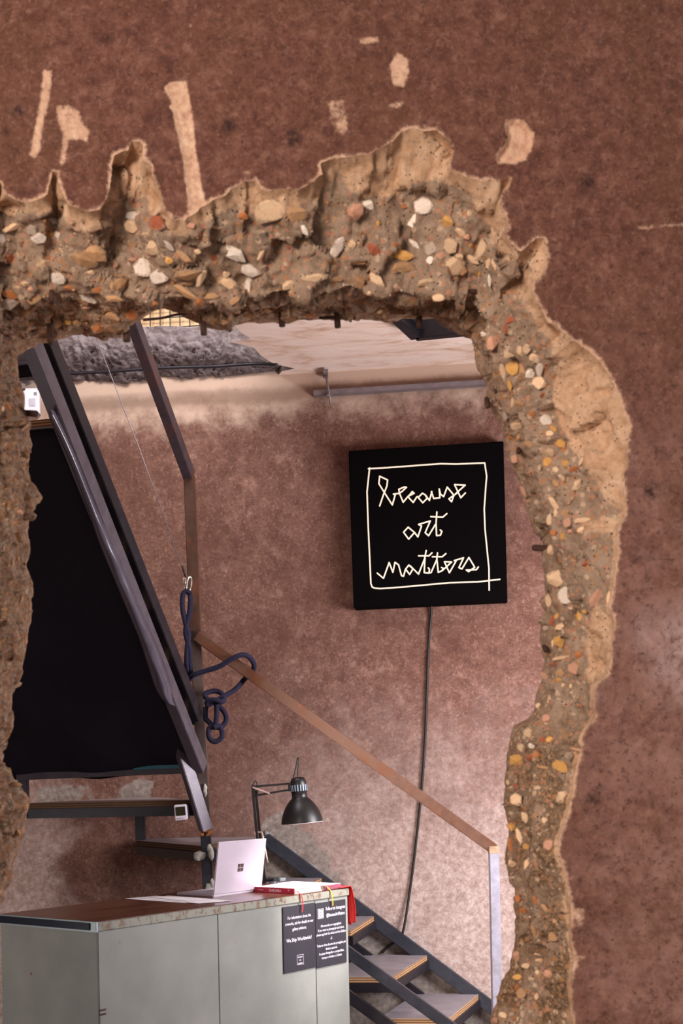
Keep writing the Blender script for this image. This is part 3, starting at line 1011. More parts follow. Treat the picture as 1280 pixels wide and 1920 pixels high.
COL = {'W': (246, 226, 208), 'C': (232, 194, 156), 'L': (190, 168, 150), 'T': (196, 150, 108), 'O': (190, 116, 66), 'R': (172, 94, 66),
       'P': (212, 156, 128), 'Y': (220, 164, 92), 'B': (132, 94, 66), 'G': (106, 90, 78)}
ST = """2 448 8 9 0 W;22 426 16 6 15 C;61 431 12 10 20 L;74 447 14 9 10 W;100 415 12 6 0 W;109 441 9 6 -20 W;96 438 6 5 0 Y;16 484 9 8 0 R
82 496 18 8 0 C;109 521 14 10 -10 W;134 513 9 5 10 P;156 486 22 11 -30 T;178 473 20 13 -45 T;170 511 8 4 0 C;182 543 10 6 10 O;169 556 20 11 -20 W
214 559 16 6 0 T;219 535 19 11 20 T;130 539 11 5 -35 O;19 552 13 7 -25 O;17 570 18 10 0 L;64 559 14 7 25 T;49 584 19 6 30 T;47 532 8 5 -10 C
34 539 12 3 0 C;58 542 5 4 0 P;217 496 7 4 70 P;163 576 9 3 0 P;182 616 10 8 0 O;210 617 15 8 0 B;210 593 14 6 -30 T;146 604 8 5 0 T;129 604 9 5 0 Y
107 606 9 7 0 T;79 619 6 5 0 T;22 632 6 5 0 P;56 606 10 5 20 T;62 623 12 5 0 B;251 407 15 8 -10 W;247 425 13 11 -20 C;296 419 16 14 -10 R;274 439 9 3 0 C
287 465 15 13 -20 C;315 460 14 5 -45 W;317 489 9 6 -20 Y;267 502 18 14 75 W;298 518 17 11 10 W;351 514 23 9 8 T;349 531 13 4 0 T;377 520 16 7 72 C
345 482 18 6 -40 T;401 482 12 5 -5 R;441 475 21 12 -35 W;467 507 19 10 -20 W;465 539 21 8 78 W;426 531 18 10 -25 C;424 514 8 7 0 C;394 555 16 5 0 T
439 563 10 5 35 T;349 548 24 7 -40 T;373 565 9 8 0 O;456 405 9 6 0 O;358 423 9 5 0 P;405 426 10 3 -10 C;371 472 6 5 0 C;248 487 9 4 0 P;296 585 12 9 0 B
290 569 6 4 0 O;247 589 10 9 0 O;418 604 10 5 -15 T;470 589 15 5 0 T;506 394 30 18 15 C;549 402 22 13 0 T;666 397 15 14 60 P;690 384 11 8 -10 W
491 444 13 5 28 G;541 463 4 4 0 R;489 478 11 5 70 C;570 431 10 5 -60 W;575 454 7 5 0 C;632 462 19 9 65 W;701 468 17 9 -50 R;660 457 8 6 0 C;669 492 16 3 -8 T
590 521 20 6 5 C;540 535 15 8 10 C;672 527 14 10 -50 T;705 526 17 8 -45 C;630 524 15 4 0 T;581 590 8 6 0 O;500 581 10 4 -15 C;692 550 5 4 0 C;540 597 16 6 0 T
709 419 4 4 0 Y;794 386 18 13 0 W;775 417 15 11 55 W;840 415 11 9 -30 Y;863 434 12 6 -45 C;875 444 6 5 0 P;808 466 13 11 50 L;844 462 14 12 -50 C;907 464 24 14 75 C
752 479 21 9 -12 Y;754 502 23 9 0 T;777 458 12 4 -40 W;741 459 6 4 0 O;824 481 11 6 45 P;806 488 7 6 60 W;850 499 18 14 30 C;863 507 10 9 0 T;861 481 8 6 -30 C
899 513 5 5 0 Y;916 494 10 5 80 C;927 496 10 4 -70 C;884 486 14 5 -38 C;796 529 16 6 12 C;917 526 10 3 90 W;893 568 8 5 -25 W;822 558 12 6 0 C;756 386 5 4 0 O
880 401 6 4 80 C;882 460 4 4 0 Y;922 642 13 11 70 P;961 598 16 5 15 R;948 616 10 4 75 R;907 626 6 5 0 W;956 663 14 9 25 C;976 658 12 8 80 C;988 654 8 8 0 C
1000 670 10 7 0 C;961 690 13 11 -40 Y;942 696 14 5 -75 C;983 691 12 11 0 T;992 701 9 9 0 W;1011 692 12 7 85 W;1011 719 14 11 -20 C;955 723 10 4 -80 Y
1016 740 6 3 50 R;962 755 11 4 80 C;973 757 10 5 -10 T;943 733 10 6 -70 T;1023 790 15 9 -50 W;1037 804 8 4 -40 Y;1030 813 7 5 0 C;967 799 10 7 0 C;1049 830 12 8 -40 Y
1056 839 8 6 -60 O;992 832 10 6 -20 T;948 778 9 5 80 L;957 820 5 4 0 O;973 820 6 4 70 T;1030 848 10 7 -30 C;997 776 5 4 0 O;1026 867 9 8 0 Y;965 860 7 7 0 P
1060 869 7 6 0 Y;1075 880 8 5 10 O;1041 881 7 5 0 C;1011 877 6 4 80 C;1090 865 9 4 45 C;1042 907 9 5 -50 T;1081 909 11 7 65 C;981 921 11 5 -75 P;1053 895 10 5 -70 C
1039 944 17 5 -60 C;1042 962 8 4 80 C;1064 980 8 8 0 P;1030 974 10 5 80 C;1060 962 8 5 20 T;1089 976 15 5 5 C;1091 994 8 7 0 C;1038 999 7 5 0 O;1055 1005 7 5 80 Y
1069 996 5 4 0 P;1034 1031 9 7 80 C;1097 1057 6 4 20 R;1051 1052 4 3 30 O;1043 1085 17 15 60 C;1060 1116 16 13 80 W;1032 1126 12 9 -80 C;1117 1122 17 9 55 P
1141 1122 12 4 80 C;1087 1157 10 7 -75 Y;1070 1140 6 3 0 C;1096 1146 6 4 0 Y;1101 1165 8 5 80 P;1036 1165 9 5 80 R;1054 1175 16 7 -8 C;1046 1155 7 5 0 Y
1047 1203 13 10 -70 Y;1038 1206 7 5 80 C;1024 1175 8 4 50 L;1050 1234 14 3 5 C;1083 1228 8 6 40 O;1036 1244 5 4 0 R;1077 1254 12 11 0 P;1052 1262 8 7 0 T
1048 1275 5 4 0 Y;1056 1285 4 4 0 C;1070 1287 5 4 90 C;1021 1267 8 5 -45 P;1031 1311 10 4 70 C;1009 1323 5 5 0 C;1024 1346 7 6 0 P;1086 1323 4 4 0 O;1071 1299 4 3 0 C
1119 1151 5 4 80 C;991 1374 10 9 0 C;978 1402 9 7 -40 C;997 1399 8 6 -60 W;969 1425 15 9 12 Y;994 1420 9 6 0 R;1005 1415 7 6 0 O;1016 1387 6 5 0 R;1030 1387 7 5 0 Y
1050 1437 15 9 -30 Y;1022 1440 16 3 -5 T;1066 1418 8 7 60 L;968 1474 6 5 0 R;967 1501 13 11 -60 C;1008 1478 7 4 0 C;1056 1493 15 12 60 C;984 1532 11 7 -75 C
958 1550 9 7 -60 Y;973 1567 13 5 -75 C;986 1588 9 5 -40 Y;1023 1540 9 5 -45 C;1028 1584 10 8 60 P;956 1584 14 4 -85 O;959 1618 8 8 0 C;987 1620 10 5 80 C
953 1467 5 5 0 C;970 1685 8 5 -75 O;1004 1687 8 5 -70 O;1021 1703 10 4 -55 T;980 1707 8 5 -20 O;1001 1746 11 4 -80 T;991 1721 5 4 0 T;1039 1726 5 3 80 T
1037 1756 9 8 0 T;970 1793 9 8 0 P;1007 1788 7 3 0 C;1011 1800 7 4 0 C;986 1811 9 5 0 C;970 1833 9 5 0 Y;998 1836 8 4 -15 C;1027 1826 9 7 0 P;971 1851 7 6 0 O
978 1862 9 9 0 T;1006 1869 7 4 80 C;1007 1823 4 4 0 C;942 1903 8 5 -20 C;962 1910 3 3 0 O;929 1913 8 5 0 P;971 1911 5 3 80 C"""
stones = []
for ln in ST.replace('\n', ';').split(';'):
    a = ln.split()
    stones.append(tuple(float(v) for v in a[:5]) + (a[5],))
rs = random.Random(3)
while len(stones) < 297:                   # more on the soffit and the shaded left jamb, where single stones are harder to read
    if rs.random() < 0.6:
        stones.append((rs.uniform(2, 60), rs.uniform(640, 1640), rs.uniform(5, 12), rs.uniform(3, 6), rs.uniform(-80, 80), rs.choice('TTOBPTC')))
    else:
        stones.append((rs.uniform(60, 880), rs.uniform(566, 598), rs.uniform(5, 12), rs.uniform(3, 5), rs.uniform(-25, 25), rs.choice('TTOBCTB')))


def rock_mesh(seed, name):
    r = random.Random(seed)
    bm = bm_new()
    n = 11
    for _ in range(n):
        th, z = r.uniform(0, 2 * math.pi), r.uniform(-1, 1)
        q = math.sqrt(1 - z * z)
        k = r.uniform(0.82, 1.12)
        bm.verts.new((k * q * math.cos(th), k * q * math.sin(th), z * k))
    for k in range(5):                      # a few points round the girdle give an angular outline
        th = k * 1.2566 + r.uniform(-0.45, 0.45)
        s = r.uniform(0.8, 1.15)
        bm.verts.new((s * math.cos(th), s * math.sin(th), r.uniform(-0.1, 0.5)))
    ret = bmesh.ops.convex_hull(bm, input=bm.verts)
    dead = [e for e in ret['geom_interior'] if isinstance(e, bmesh.types.BMVert)]
    bmesh.ops.delete(bm, geom=dead, context='VERTS')
    me = bpy.data.meshes.new(name)
    bm.to_mesh(me)
    bm.free()
    me.materials.append(M_STONE)
    return me


ROCKS = [rock_mesh(40 + k, 'stone') for k in range(12)]
ns = 0
for px, py, a, b, ang, col in stones:
    h, n = hit(px, py)
    if h is None:
        continue
    view = (ORG - h).normalized()
    if n.dot(view) < 0:
        n = -n
    z = (n * 0.6 + view * 0.8).normalized()
    t = math.radians(ang)
    x = Vector((math.cos(t), 0, math.sin(t)))
    x = (x - z * x.dot(z)).normalized()
    y = z.cross(x)
    k = h.y / F * 1.2
    o = bpy.data.objects.new('stone', ROCKS[ns % 12])
    C.objects.link(o)
    o.parent = wall
    M = Matrix((x, y, z)).transposed().to_4x4()
    dep = 0.55 * min(a, b) * k + 0.003
    o.matrix_local = Matrix.Translation(h + z * dep * 0.22) @ M @ Matrix.Diagonal((a * k, b * k, dep, 1))
    f = rs.uniform(0.9, 1.08)
    c = COL[col]
    o.color = lin(*(min(255, q * f) for q in c))
    ns += 1

# fine gravel between them: countless, one mesh
rg = random.Random(11)
gv, gf, gc = [], [], []
vis = [(i, j) for i in range(3, NA + NB - 2) for j in range(0, N_ - 1, 1)]
for _ in range(3000):
    i, j = rg.choice(vis)
    p = Vector(G[i, j])
    q = to_px(np.array([tuple(p)]))[0]
    if not (-20 < q[0] < 1300 and -20 < q[1] < 1960):
        continue
    if tan[i * N_ + j] > 0.6 and rg.random() < 0.8:
        continue
    n = Vector(NR[i, j])
    s = rg.uniform(1.0, 3.4) * p.y / F
    a = n.orthogonal().normalized()
    a.rotate(Matrix.Rotation(rg.uniform(0, 6.28), 3, n))
    b = n.cross(a)
    st = rg.uniform(0.4, 1)
    base = len(gv)
    for kk in range(5):
        th = kk * 1.2566 + rg.uniform(-0.4, 0.4)
        gv.append(p + (a * math.cos(th) + b * math.sin(th) * st) * s * rg.uniform(0.8, 1.3))
    gv.append(p + n * s * 0.8)
    c = lin(*(0.6 * q + 0.4 * w for q, w in zip(COL[rg.choice('CCWTTLOYPGBTT')], (150, 128, 110))))
    gc += [c] * 6
    for kk in range(5):
        gf.append((base + kk, base + (kk + 1) % 5, base + 5))
gr = pydata('gravel', gv, gf, M_GRAIN, wall)
gr['kind'] = 'stuff'
ca = gr.data.attributes.new('gcol', 'FLOAT_COLOR', 'POINT')
ca.data.foreach_set('color', np.array(gc, np.float32).ravel())


# rebar stubs cut through by the hole
def rebar(pts, rpx):
    bm = bm_new()
    add_tube(bm, smooth_path(pts, 3), rpx * pts[0].y / F, 8)
    link('rebar', bm, M_REBAR, wall, True)


def soffit(px, py0, py1, r, d=3.55):
    rebar([P(px, py0, d), P(px, (py0 + py1) / 2, d), P(px + 1, py1, d)], r)


soffit(381, 560, 628, 6)
soffit(528, 570, 612, 6)
soffit(632, 575, 614, 6)
soffit(785, 575, 614, 6)
soffit(237, 588, 640, 7)
soffit(94, 600, 645, 6)
rebar([P(598, 596, 3.56), P(630, 595, 3.56), P(655, 595, 3.56)], 3)
rebar([P(268, 600, 3.5), P(300, 597, 3.5), P(330, 590, 3.5), P(350, 590, 3.5)], 2.5)
rebar([P(784, 546, 3.40), P(840, 546, 3.385), P(893, 547, 3.37)], 5)
rebar([P(848, 520, 3.40), P(849, 540, 3.36), P(851, 560, 3.37)], 5)
rebar([P(97, 538, 3.42), P(97, 552, 3.36), P(98, 566, 3.37)], 5)
rebar([P(521, 548, 3.42), P(521, 560, 3.36), P(519, 571, 3.37)], 6)
rebar([P(666, 546, 3.45), P(667, 551, 3.34), P(668, 554, 3.33)], 5)
rebar([P(928, 716, 3.50), P(930, 735, 3.47), P(934, 752, 3.48)], 4.5)
rebar([P(912, 748, 3.60), P(913, 757, 3.55), P(914, 764, 3.55)], 5)
rebar([P(973, 838, 3.52), P(972, 846, 3.45), P(972, 849, 3.44)], 5)
rebar([P(1012, 962, 3.55), P(1024, 956, 3.50), P(1036, 950, 3.50)], 4)
rebar([P(1001, 1027, 3.56), P(1012, 1028, 3.54), P(1030, 1030, 3.54)], 6)
rebar([P(38, 775, 3.60), P(55, 775, 3.55), P(68, 776, 3.52)], 6)
rebar([P(907, 660, 3.56), P(909, 676, 3.52), P(911, 680, 3.52)], 4)
rebar([P(1020, 1212, 3.60), P(1022, 1217, 3.52), P(1023, 1219, 3.5)], 5)

# ------------------------------------------------------------------ the stair room: floor, walls, ceiling
bm = bm_new()
add_box(bm, (-3.2, -3.5, -0.1), (3.2, 8.2, 0))
o = link('floor', bm, M_FLOOR)
o['kind'] = 'structure'

CZ = 3.80                                  # ceiling height
bm = bm_new()
xs = np.linspace(-2.6, 2.6, 70)
zs = np.linspace(0, CZ + 0.25, 56)
REP = [[(495, 1545), (500, 1530), (520, 1520), (545, 1530), (560, 1550), (600, 1590), (660, 1690), (640, 1700), (480, 1700), (480, 1580)],
       [(228, 1462), (280, 1460), (285, 1500), (225, 1500)],
       [(660, 1682), (930, 1895), (930, 1990), (640, 1990), (640, 1700)],
       [(60, 1480), (170, 1478), (180, 1500), (60, 1505)]]
vv = [(x, wall_y(x), z) for z in zs for x in xs]
wf = [(i * 70 + j, i * 70 + j + 1, (i + 1) * 70 + j + 1, (i + 1) * 70 + j) for i in range(55) for j in range(69)]
keep = []
for f in wf:
    cx, cz = np.mean([vv[k][0] for k in f]), np.mean([vv[k][2] for k in f])
    if cz > CZ + 0.07 and cx < -0.3:
        continue
    keep.append(f)
bw = pydata('wall_back', vv, keep, M_BWALL)
bw['kind'] = 'structure'
pv = to_px(np.array(vv))
rep = np.zeros(len(vv))
for pl in REP:
    rep = np.maximum(rep, smoothstep(polydist(pv, pl), -14, 10))
set_attr(bw.data, 'repair', rep)
bm.free()

bm = bm_new()
add_box(bm, (-2.7, D_D, 0), (-2.6, 8.0, 5.4))
o = link('wall_left', bm, M_PLASTER)
o['kind'] = 'structure'
bm = bm_new()                              # right-hand wall with the doorway the daylight comes through
add_box(bm, (2.4, D_D, 0), (2.5, 4.4, CZ))
add_box(bm, (2.4, 6.2, 0), (2.5, 7.2, CZ))
add_box(bm, (2.4, 4.4, 2.45), (2.5, 6.2, CZ))
o = link('wall_right', bm, M_PLASTER)
o['kind'] = 'structure'

# ceiling slab: its torn edge leaves the stair opening free on the left
ced = [(380, 470), (405, 540), (425, 590), (440, 611), (452, 624), (469, 634), (452, 639), (428, 641), (450, 645), (477, 653), (490, 668), (509, 680), (530, 686), (553, 691), (528, 696)]
edge = [on_z(a, b, CZ) for a, b in ced]
poly = [Vector((edge[0].x - 0.1, D_D, CZ))] + edge + [Vector((-0.30, wall_y(-0.3), CZ)), Vector((2.5, wall_y(2.5), CZ)), Vector((2.5, D_D, CZ))]
bm = bm_new()
add_poly_prism(bm, poly, (0, 0, 0.24))
for f in bm.faces:
    f.material_index = 0 if abs(f.normal.z) > 0.8 else 1
o = link('ceiling', bm, [M_CEIL, M_SLAB])
o['kind'] = 'structure'
ceil = o

# the torn slab edge along the back wall, with its rough face
cols, rws = 200, 44
sv, low = [], []
top = lambda t: 612 + 3 * math.sin(t * 9)
for i in range(rws + 1):
    s = i / rws
    for j in range(cols + 1):
        t = j / cols
        pxx = 20 + t * 530
        if t > 0.72:                       # ragged right-hand end
            k = (t - 0.72) / 0.28
            y0 = np.interp(pxx, [402, 442, 466, 470, 500, 530, 552], [612, 609, 628, 642, 664, 682, 690]) - 4
            y1 = 706 - 14 * k
        else:
            y0 = 612
            y1 = 713 + 10 * noise.fractal(Vector((t * 9, 0, 0)), 0.7, 2, 4) - (8 if t > 0.5 else 0) + (6 if t < 0.1 else 0)
        pyy = y0 + (y1 - y0) * s
        off = 0.02 + 0.20 * (1 - s) + 0.03 * math.sin(s * 3.1)
        if t > 0.72:
            off *= 1 - 0.75 * ((t - 0.72) / 0.28) ** 1.5
        p = on_wall(pxx, pyy, off)
        q = p * 8
        n = 0.012 * noise.fractal(q * 1.3, 0.8, 2.0, 5) + 0.010 * noise.cell(q * 3)
        if s > 0.33:
            n += 0.016 * noise.fractal(q * 8, 0.8, 2.0, 3) + 0.012 * noise.cell(q * 5)
        p.y -= n * min(1, 4 * (1 - t))
        if 0.74 < s < 0.80:
            p.y += 0.012
        sv.append(p)
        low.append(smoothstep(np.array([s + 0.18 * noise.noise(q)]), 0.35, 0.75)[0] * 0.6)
nb = len(sv)
for j in range(cols + 1):                  # top and bottom run back into the wall
    p = sv[j].copy()
    p.y = wall_y(p.x) + 0.12
    sv.append(p)
    low.append(0)
for j in range(cols + 1):
    p = sv[rws * (cols + 1) + j].copy()
    p.y = wall_y(p.x) + 0.01
    sv.append(p)
    low.append(0.3)
sf = [(i * (cols + 1) + j, (i + 1) * (cols + 1) + j, (i + 1) * (cols + 1) + j + 1, i * (cols + 1) + j + 1) for i in range(rws) for j in range(cols)]
for j in range(cols):
    sf.append((j, j + 1, nb + j + 1, nb + j))
    a = rws * (cols + 1) + j
    b = nb + cols + 1 + j
    sf.append((a, b, b + 1, a + 1))
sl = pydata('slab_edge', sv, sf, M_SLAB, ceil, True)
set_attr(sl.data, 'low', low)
bm = bm_new()
add_tube(bm, smooth_path([on_wall(a, b, 0.20) for a, b in ((100, 702), (200, 697), (300, 690), (400, 687), (480, 682), (520, 684))], 4), 0.009, 8)
link('rebar', bm, M_BSTEEL, ceil, True)

# upstairs, seen through the opening: a plywood sheet with wire mesh in front
p0 = P(255, 566, 7.35)
bm = bm_new()
add_box(bm, (-1.55, 7.38, 3.95), (-0.66, 7.40, 4.75))
o = link('plywood_panel', bm, M_PLYF, loc=(-0.9, 7.39, 3.95))
tag(o, 'bare plywood sheet on the floor above, seen behind the wire mesh', 'board')
bm = bm_new()
for k in range(24):
    x = -1.55 + k * 0.0565
    add_tube(bm, [(x, 7.33, 3.95), (x + 0.004, 7.33, 4.5)], 0.0032, 5)
for k in range(8):
    z = 4.0 + k * 0.0565
    add_tube(bm, [(-1.55, 7.335, z - 0.015), (-0.25, 7.335, z + 0.03)], 0.0032, 5)
o = link('wire_mesh', bm, M_WIRE, loc=(-0.9, 7.33, 3.95))
tag(o, 'dark square wire mesh guard in front of the plywood sheet', 'mesh')
bm = bm_new()                              # ledge of the upper floor carrying them
add_box(bm, (-2.6, 7.2, 3.8), (-0.2, 8.0, 3.95))
o = link('floor_upper', bm, M_FLOOR)
o['kind'] = 'structure'

# black steel frame of a hatch under the ceiling
c0 = on_z(779, 637, CZ - 0.09)
d1, d2 = Vector((-0.38, -0.925, 0)), Vector((0.975, -0.22, 0))
hz = Vector((0, 0, 0.045))
t = thing('ceiling_hatch', (c0.x + 0.2, c0.y - 0.3, CZ), 'black steel hatch frame fixed under the pale ceiling', 'hatch frame')
L1, L2 = 0.62, 0.62
cs = [c0 + hz, c0 + hz + d1 * L1, c0 + hz + d1 * L1 + d2 * L2, c0 + hz + d2 * L2]
for a, b in zip(cs, cs[1:] + cs[:1]):
    bm = bm_new()
    add_beam(bm, a, b, 0.05, 0.09)
    link('frame_bar', bm, M_BSTEEL, t)
bm = bm_new()
add_beam(bm, c0 + hz * 1.4 + d1 * 0.02 + d2 * 0.045, c0 + hz * 1.4 + d1 * L1 + d2 * 0.045, 0.02, 0.05)
link('inner_lip', bm, M_BSTEEL, t)

# strut channel with its hanger rod near the top of the back wall
t = thing('strut_channel', on_wall(740, 727, 0.06), 'grey steel strut channel fixed high on the back wall', 'rail')
bm = bm_new()
a, b = on_wall(588, 738.5, 0.03), on_wall(960, 715, 0.03)
add_beam(bm, a, b, 0.05, 0.027, 0.002)
link('channel', bm, M_CONDUIT, t)
bm = bm_new()
add_tube(bm, [on_wall(610, 697, 0.075), on_wall(615, 727, 0.075), on_wall(620, 758, 0.075)], 0.006, 8)
link('threaded_rod', bm, M_CONDUIT, t, True)
bm = bm_new()
q = on_wall(617, 742, 0.07)
add_box(bm, q - Vector((0.012, 0.012, 0.008)), q + Vector((0.012, 0.012, 0.008)), 0.002)
link('rod_nut', bm, M_CONDUIT, t)
bm = bm_new()
q = on_wall(610, 699, 0.075)
add_box(bm, q - Vector((0.014, 0.03, 0.012)), q + Vector((0.014, 0.06, 0.012)), 0.002)
link('rod_bracket', bm, M_CONDUIT, t)

# ------------------------------------------------------------------ the staircase
D0, RISE, GO = 6.06, 0.2087, 0.225
base0 = P(354, 1340, D0)
FL = Vector((-0.383 / 1.35, -1, RISE / GO))     # up the upper flight, per metre
SIDE = Vector((-1, 0.26, 0)).normalized()       # from the right-hand side of the flight to its left
postb = P(392, 1700, 6.15)
stair = thing('staircase', (postb.x, postb.y, 0), 'black steel winder staircase with plywood treads against the back wall', 'staircase')


def sbeam(name, p, q, w, h, m, up=(0, 0, 1), bev=0.003):
    bm = bm_new()
    add_beam(bm, p, q, w, h, bev, up)
    return link(name, bm, m, stair)


# main post and the handrails
ptop, pbot = P(355, 893, 6.15), P(391.5, 1690, 6.15)
dn = (pbot - ptop) / (pbot.z - ptop.z)
foot = pbot - dn * pbot.z
m1 = P(366, 1185, 6.15)
m2 = P(385.5, 1560, 6.15)
sbeam('post', ptop, m1, 0.052, 0.052, M_PBROWN, bev=0.004)
sbeam('post', m1, m2, 0.050, 0.05, M_MIDP, bev=0.004)
sbeam('post', m2, foot, 0.048, 0.048, M_DSTEEL, bev=0.004)
bm = bm_new()
add_box(bm, foot - Vector((0.08, 0.08, 0)), foot + Vector((0.08, 0.08, 0.012)), 0.003)
link('base_plate', bm, M_BSTEEL, stair)
hr1 = ptop + FL * 2.1
sbeam('handrail', ptop + Vector((0, 0, 0.0)), hr1, 0.045, 0.062, M_UPR)
bm = bm_new()
for a, b in (((385, 1562), 0.012),):
    q = P(*a, 6.118)
    r2 = random.Random(4)
    for k in range(14):
        c = q + Vector((r2.uniform(-0.024, 0.024), r2.uniform(-0.004, 0.004), r2.uniform(-0.014, 0.012)))
        add_box(bm, c - Vector((0.006, 0.004, 0.005)), c + Vector((0.006, 0.004, 0.005)), 0.001)
link('weld', bm, M_RUST, stair)
# lower handrail and its end post
hl, hrr = P(368, 1192, 6.12), P(926, 1592, 5.97)
sbeam('handrail', hl, hrr, 0.035, 0.050, M_HRAIL)
pe = P(925, 1592, 5.97)
sbeam('post', pe + Vector((0, 0, 0.012)), Vector((pe.x, pe.y, 0)), 0.046, 0.046, M_LPOST, bev=0.004)
bm = bm_new()
add_box(bm, pe + Vector((-0.0245, -0.0245, -0.022)), pe + Vector((0.0245, 0.0245, 0.014)), 0.003)
link('post_cap', bm, plain('rust_stained_post_cap', lin(176, 146, 122), 0.5, 0.2, var=0.3, scale=40), stair)
# chords of the upper flight, right side
gA, gB = P(376, 1440, 6.10), P(57, 640, 4.62)
gD = (gB - gA)
sbeam('stringer', gA, gA + gD * 1.5, 0.050, 0.078, M_GSTEEL)
bA, bB = P(368, 1345, 6.08), P(89, 640, 4.74)
bD = bB - bA
sbeam('stringer', bA, bA + bD * 1.45, 0.045, 0.070, M_BSTEEL)
# their twins on the left side
W_ = SIDE * 0.78
sbeam('stringer', gA + W_, gA + W_ + gD * 1.5, 0.05, 0.075, M_BSTEEL)
# strut from the lower chord down to the post
sA = gA + gD * 0.16
sbeam('strut', P(307, 1300, 6.0), P(386, 1556, 6.12), 0.045, 0.056, M_GSTEEL)
# treads of the upper flight
tdir = Vector((FL.x, FL.y, 0)).normalized()
for n in range(0, 10):
    p = base0 + FL * (GO * n)
    r = p + SIDE * -0.01
    bm = bm_new()
    add_poly_prism(bm, [r - tdir * 0.15, r + tdir * 0.10, r + tdir * 0.10 + W_, r - tdir * 0.15 + W_], (0, 0, 0.028))
    bm.faces.ensure_lookup_table()
    for f in bm.faces:
        f.material_index = 0 if abs(f.normal.z) > 0.8 else 1
    link('tread', bm, [M_TREAD, M_PLYE], stair)
    bm = bm_new()
    s0 = r + Vector((0, 0, -0.024)) - tdir * 0.06
    add_beam(bm, s0, s0 + W_, 0.04, 0.045, 0.002)
    link('tread_bracket', bm, M_BSTEEL, stair)
# bar across the foot of the upper flight
b0, b1 = P(346, 1442, 6.12), P(34, 1455, 6.30)
sbeam('cross_bar', b0, b1, 0.05, 0.042, M_CBAR)
tb = sbeam('lit_edge', P(344, 1436.5, 6.092), P(250, 1440.0, 6.146), 0.006, 0.018, M_TEAL, bev=0.001)  # turquoise light on the bar's edge, modelled as a coloured strip
sbeam('post', P(44, 1452, 6.32), Vector((P(44, 1452, 6.32).x, 6.32, 1.46)), 0.045, 0.045, M_BSTEEL)


def tread_poly(pts, h, mt=M_TREAD, me_=M_PLYE, th=0.028, frame=True):
    top = [Vector((q.x, q.y, h)) for q in pts]
    bm = bm_new()
    add_poly_prism(bm, top, (0, 0, -th))
    for f in bm.faces:
        f.material_index = 0 if abs(f.normal.z) > 0.8 else 1
    o = link('tread', bm, [mt, me_], stair)
    if frame:
        c = sum(top, Vector()) / len(top)
        bm = bm_new()
        ins = [q + (c - q).normalized() * 0.012 + Vector((0, 0, -th)) for q in top]
        for a, b in zip(ins, ins[1:] + ins[:1]):
            add_beam(bm, a + Vector((0, 0, -0.024)), b + Vector((0, 0, -0.024)), 0.03, 0.046, 0.002)
        link('tread_frame', bm, M_BSTEEL, stair)
    return top


hs = lambda px, py, off=0.03: on_wall(px, py, off).z
H = {k: base0.z + RISE * k for k in range(-9, 1)}
# winder treads
z2 = H[-2]
w2 = [P(50, 1503, 6.20), P(366, 1502, 6.12), on_wall(300, 1497, 0.02), on_wall(232, 1497, 0.02)]
tread_poly(w2, P(200, 1503, 6.16).z, me_=M_PLY_SHADED)
H2 = P(200, 1503, 6.16).z
sbeam('post', Vector((P(263, 1530, 6.75).x, 6.75, H2 - 0.03)), Vector((P(263, 1530, 6.75).x, 6.75, P(263, 1575, 6.75).z)), 0.05, 0.05, M_BSTEEL)
H3 = on_wall(380, 1570, 0.02).z
w3_ = [on_z(256, 1576, H3), on_z(381, 1586.5, H3), on_z(410, 1581, H3), on_wall(500, 1571, 0.03), on_wall(272, 1570, 0.03)]
tread_poly(w3_, H3, me_=M_PLY_SHADED)
H4 = on_wall(600, 1645, 0.03).z
w4 = [on_z(395, 1665, H4), on_z(560, 1667, H4), on_wall(604, 1645, 0.03), on_wall(470, 1643, 0.03)]
tread_poly(w4, H4)
# straight lower flight
for fr, nr in (((702, 1717), (657, 1745)), ((802, 1790), (735, 1832)), ((898, 1863), (841, 1910)), ((996, 1938), (945, 1990)), ((1092, 2012), (1050, 2068))):
    pf = on_wall(*fr, 0.035)
    h = pf.z
    pn = on_z(*nr, h)
    al = Vector((-1, -WK, 0)).normalized() * 0.34
    tread_poly([pn + al * 1.0, pn, pf, pf + al], h)
# chords of the lower flight
fa, fb = on_wall(497, 1572, 0.035), on_wall(920, 1888, 0.035)
fd = (fb - fa)
fe = fa + fd * ((fa.z - 0.03) / (fa.z - fb.z))
sbeam('stringer', fa, fe, 0.045, 0.066, M_DSTEEL)
na, nb_ = P(391, 1594, 6.13), P(851, 1930, 6.02)
nd = nb_ - na
ne = na + nd * ((na.z - 0.03) / (na.z - nb_.z))
sbeam('stringer', na, ne, 0.04, 0.052, M_DSTEEL)
dz = Vector((0, 0, -0.21))
k2 = (na.z - 0.21 - 0.03) / (na.z - nb_.z)
sbeam('stringer', na + dz, na + dz + nd * k2, 0.04, 0.052, M_BSTEEL)
k2 = (fa.z - 0.23 - 0.03) / (fa.z - fb.z)
sbeam('stringer', fa + Vector((0, 0, -0.23)), fa + Vector((0, 0, -0.23)) + fd * k2, 0.04, 0.05, M_BSTEEL)
# mortar where the steel meets wall and post
rm_ = random.Random(5)


def mortar(cs, name='mortar'):
    bm = bm_new()
    for c, r in cs:
        bmesh.ops.create_icosphere(bm, subdivisions=2, radius=1, matrix=Matrix.Translation(c) @ Matrix.Diagonal((*r, 1)))
    for v in bm.verts:
        v.co += v.normal * 0.0
        v.co += Vector((noise.noise(v.co * 60), noise.noise(v.co * 60 + Vector((3, 3, 3))), noise.noise(v.co * 60 + Vector((7, 1, 2))))) * 0.006
    o = link(name, bm, M_MORTAR, stair, True)
    if len(cs) > 3:
        o['kind'] = 'stuff'


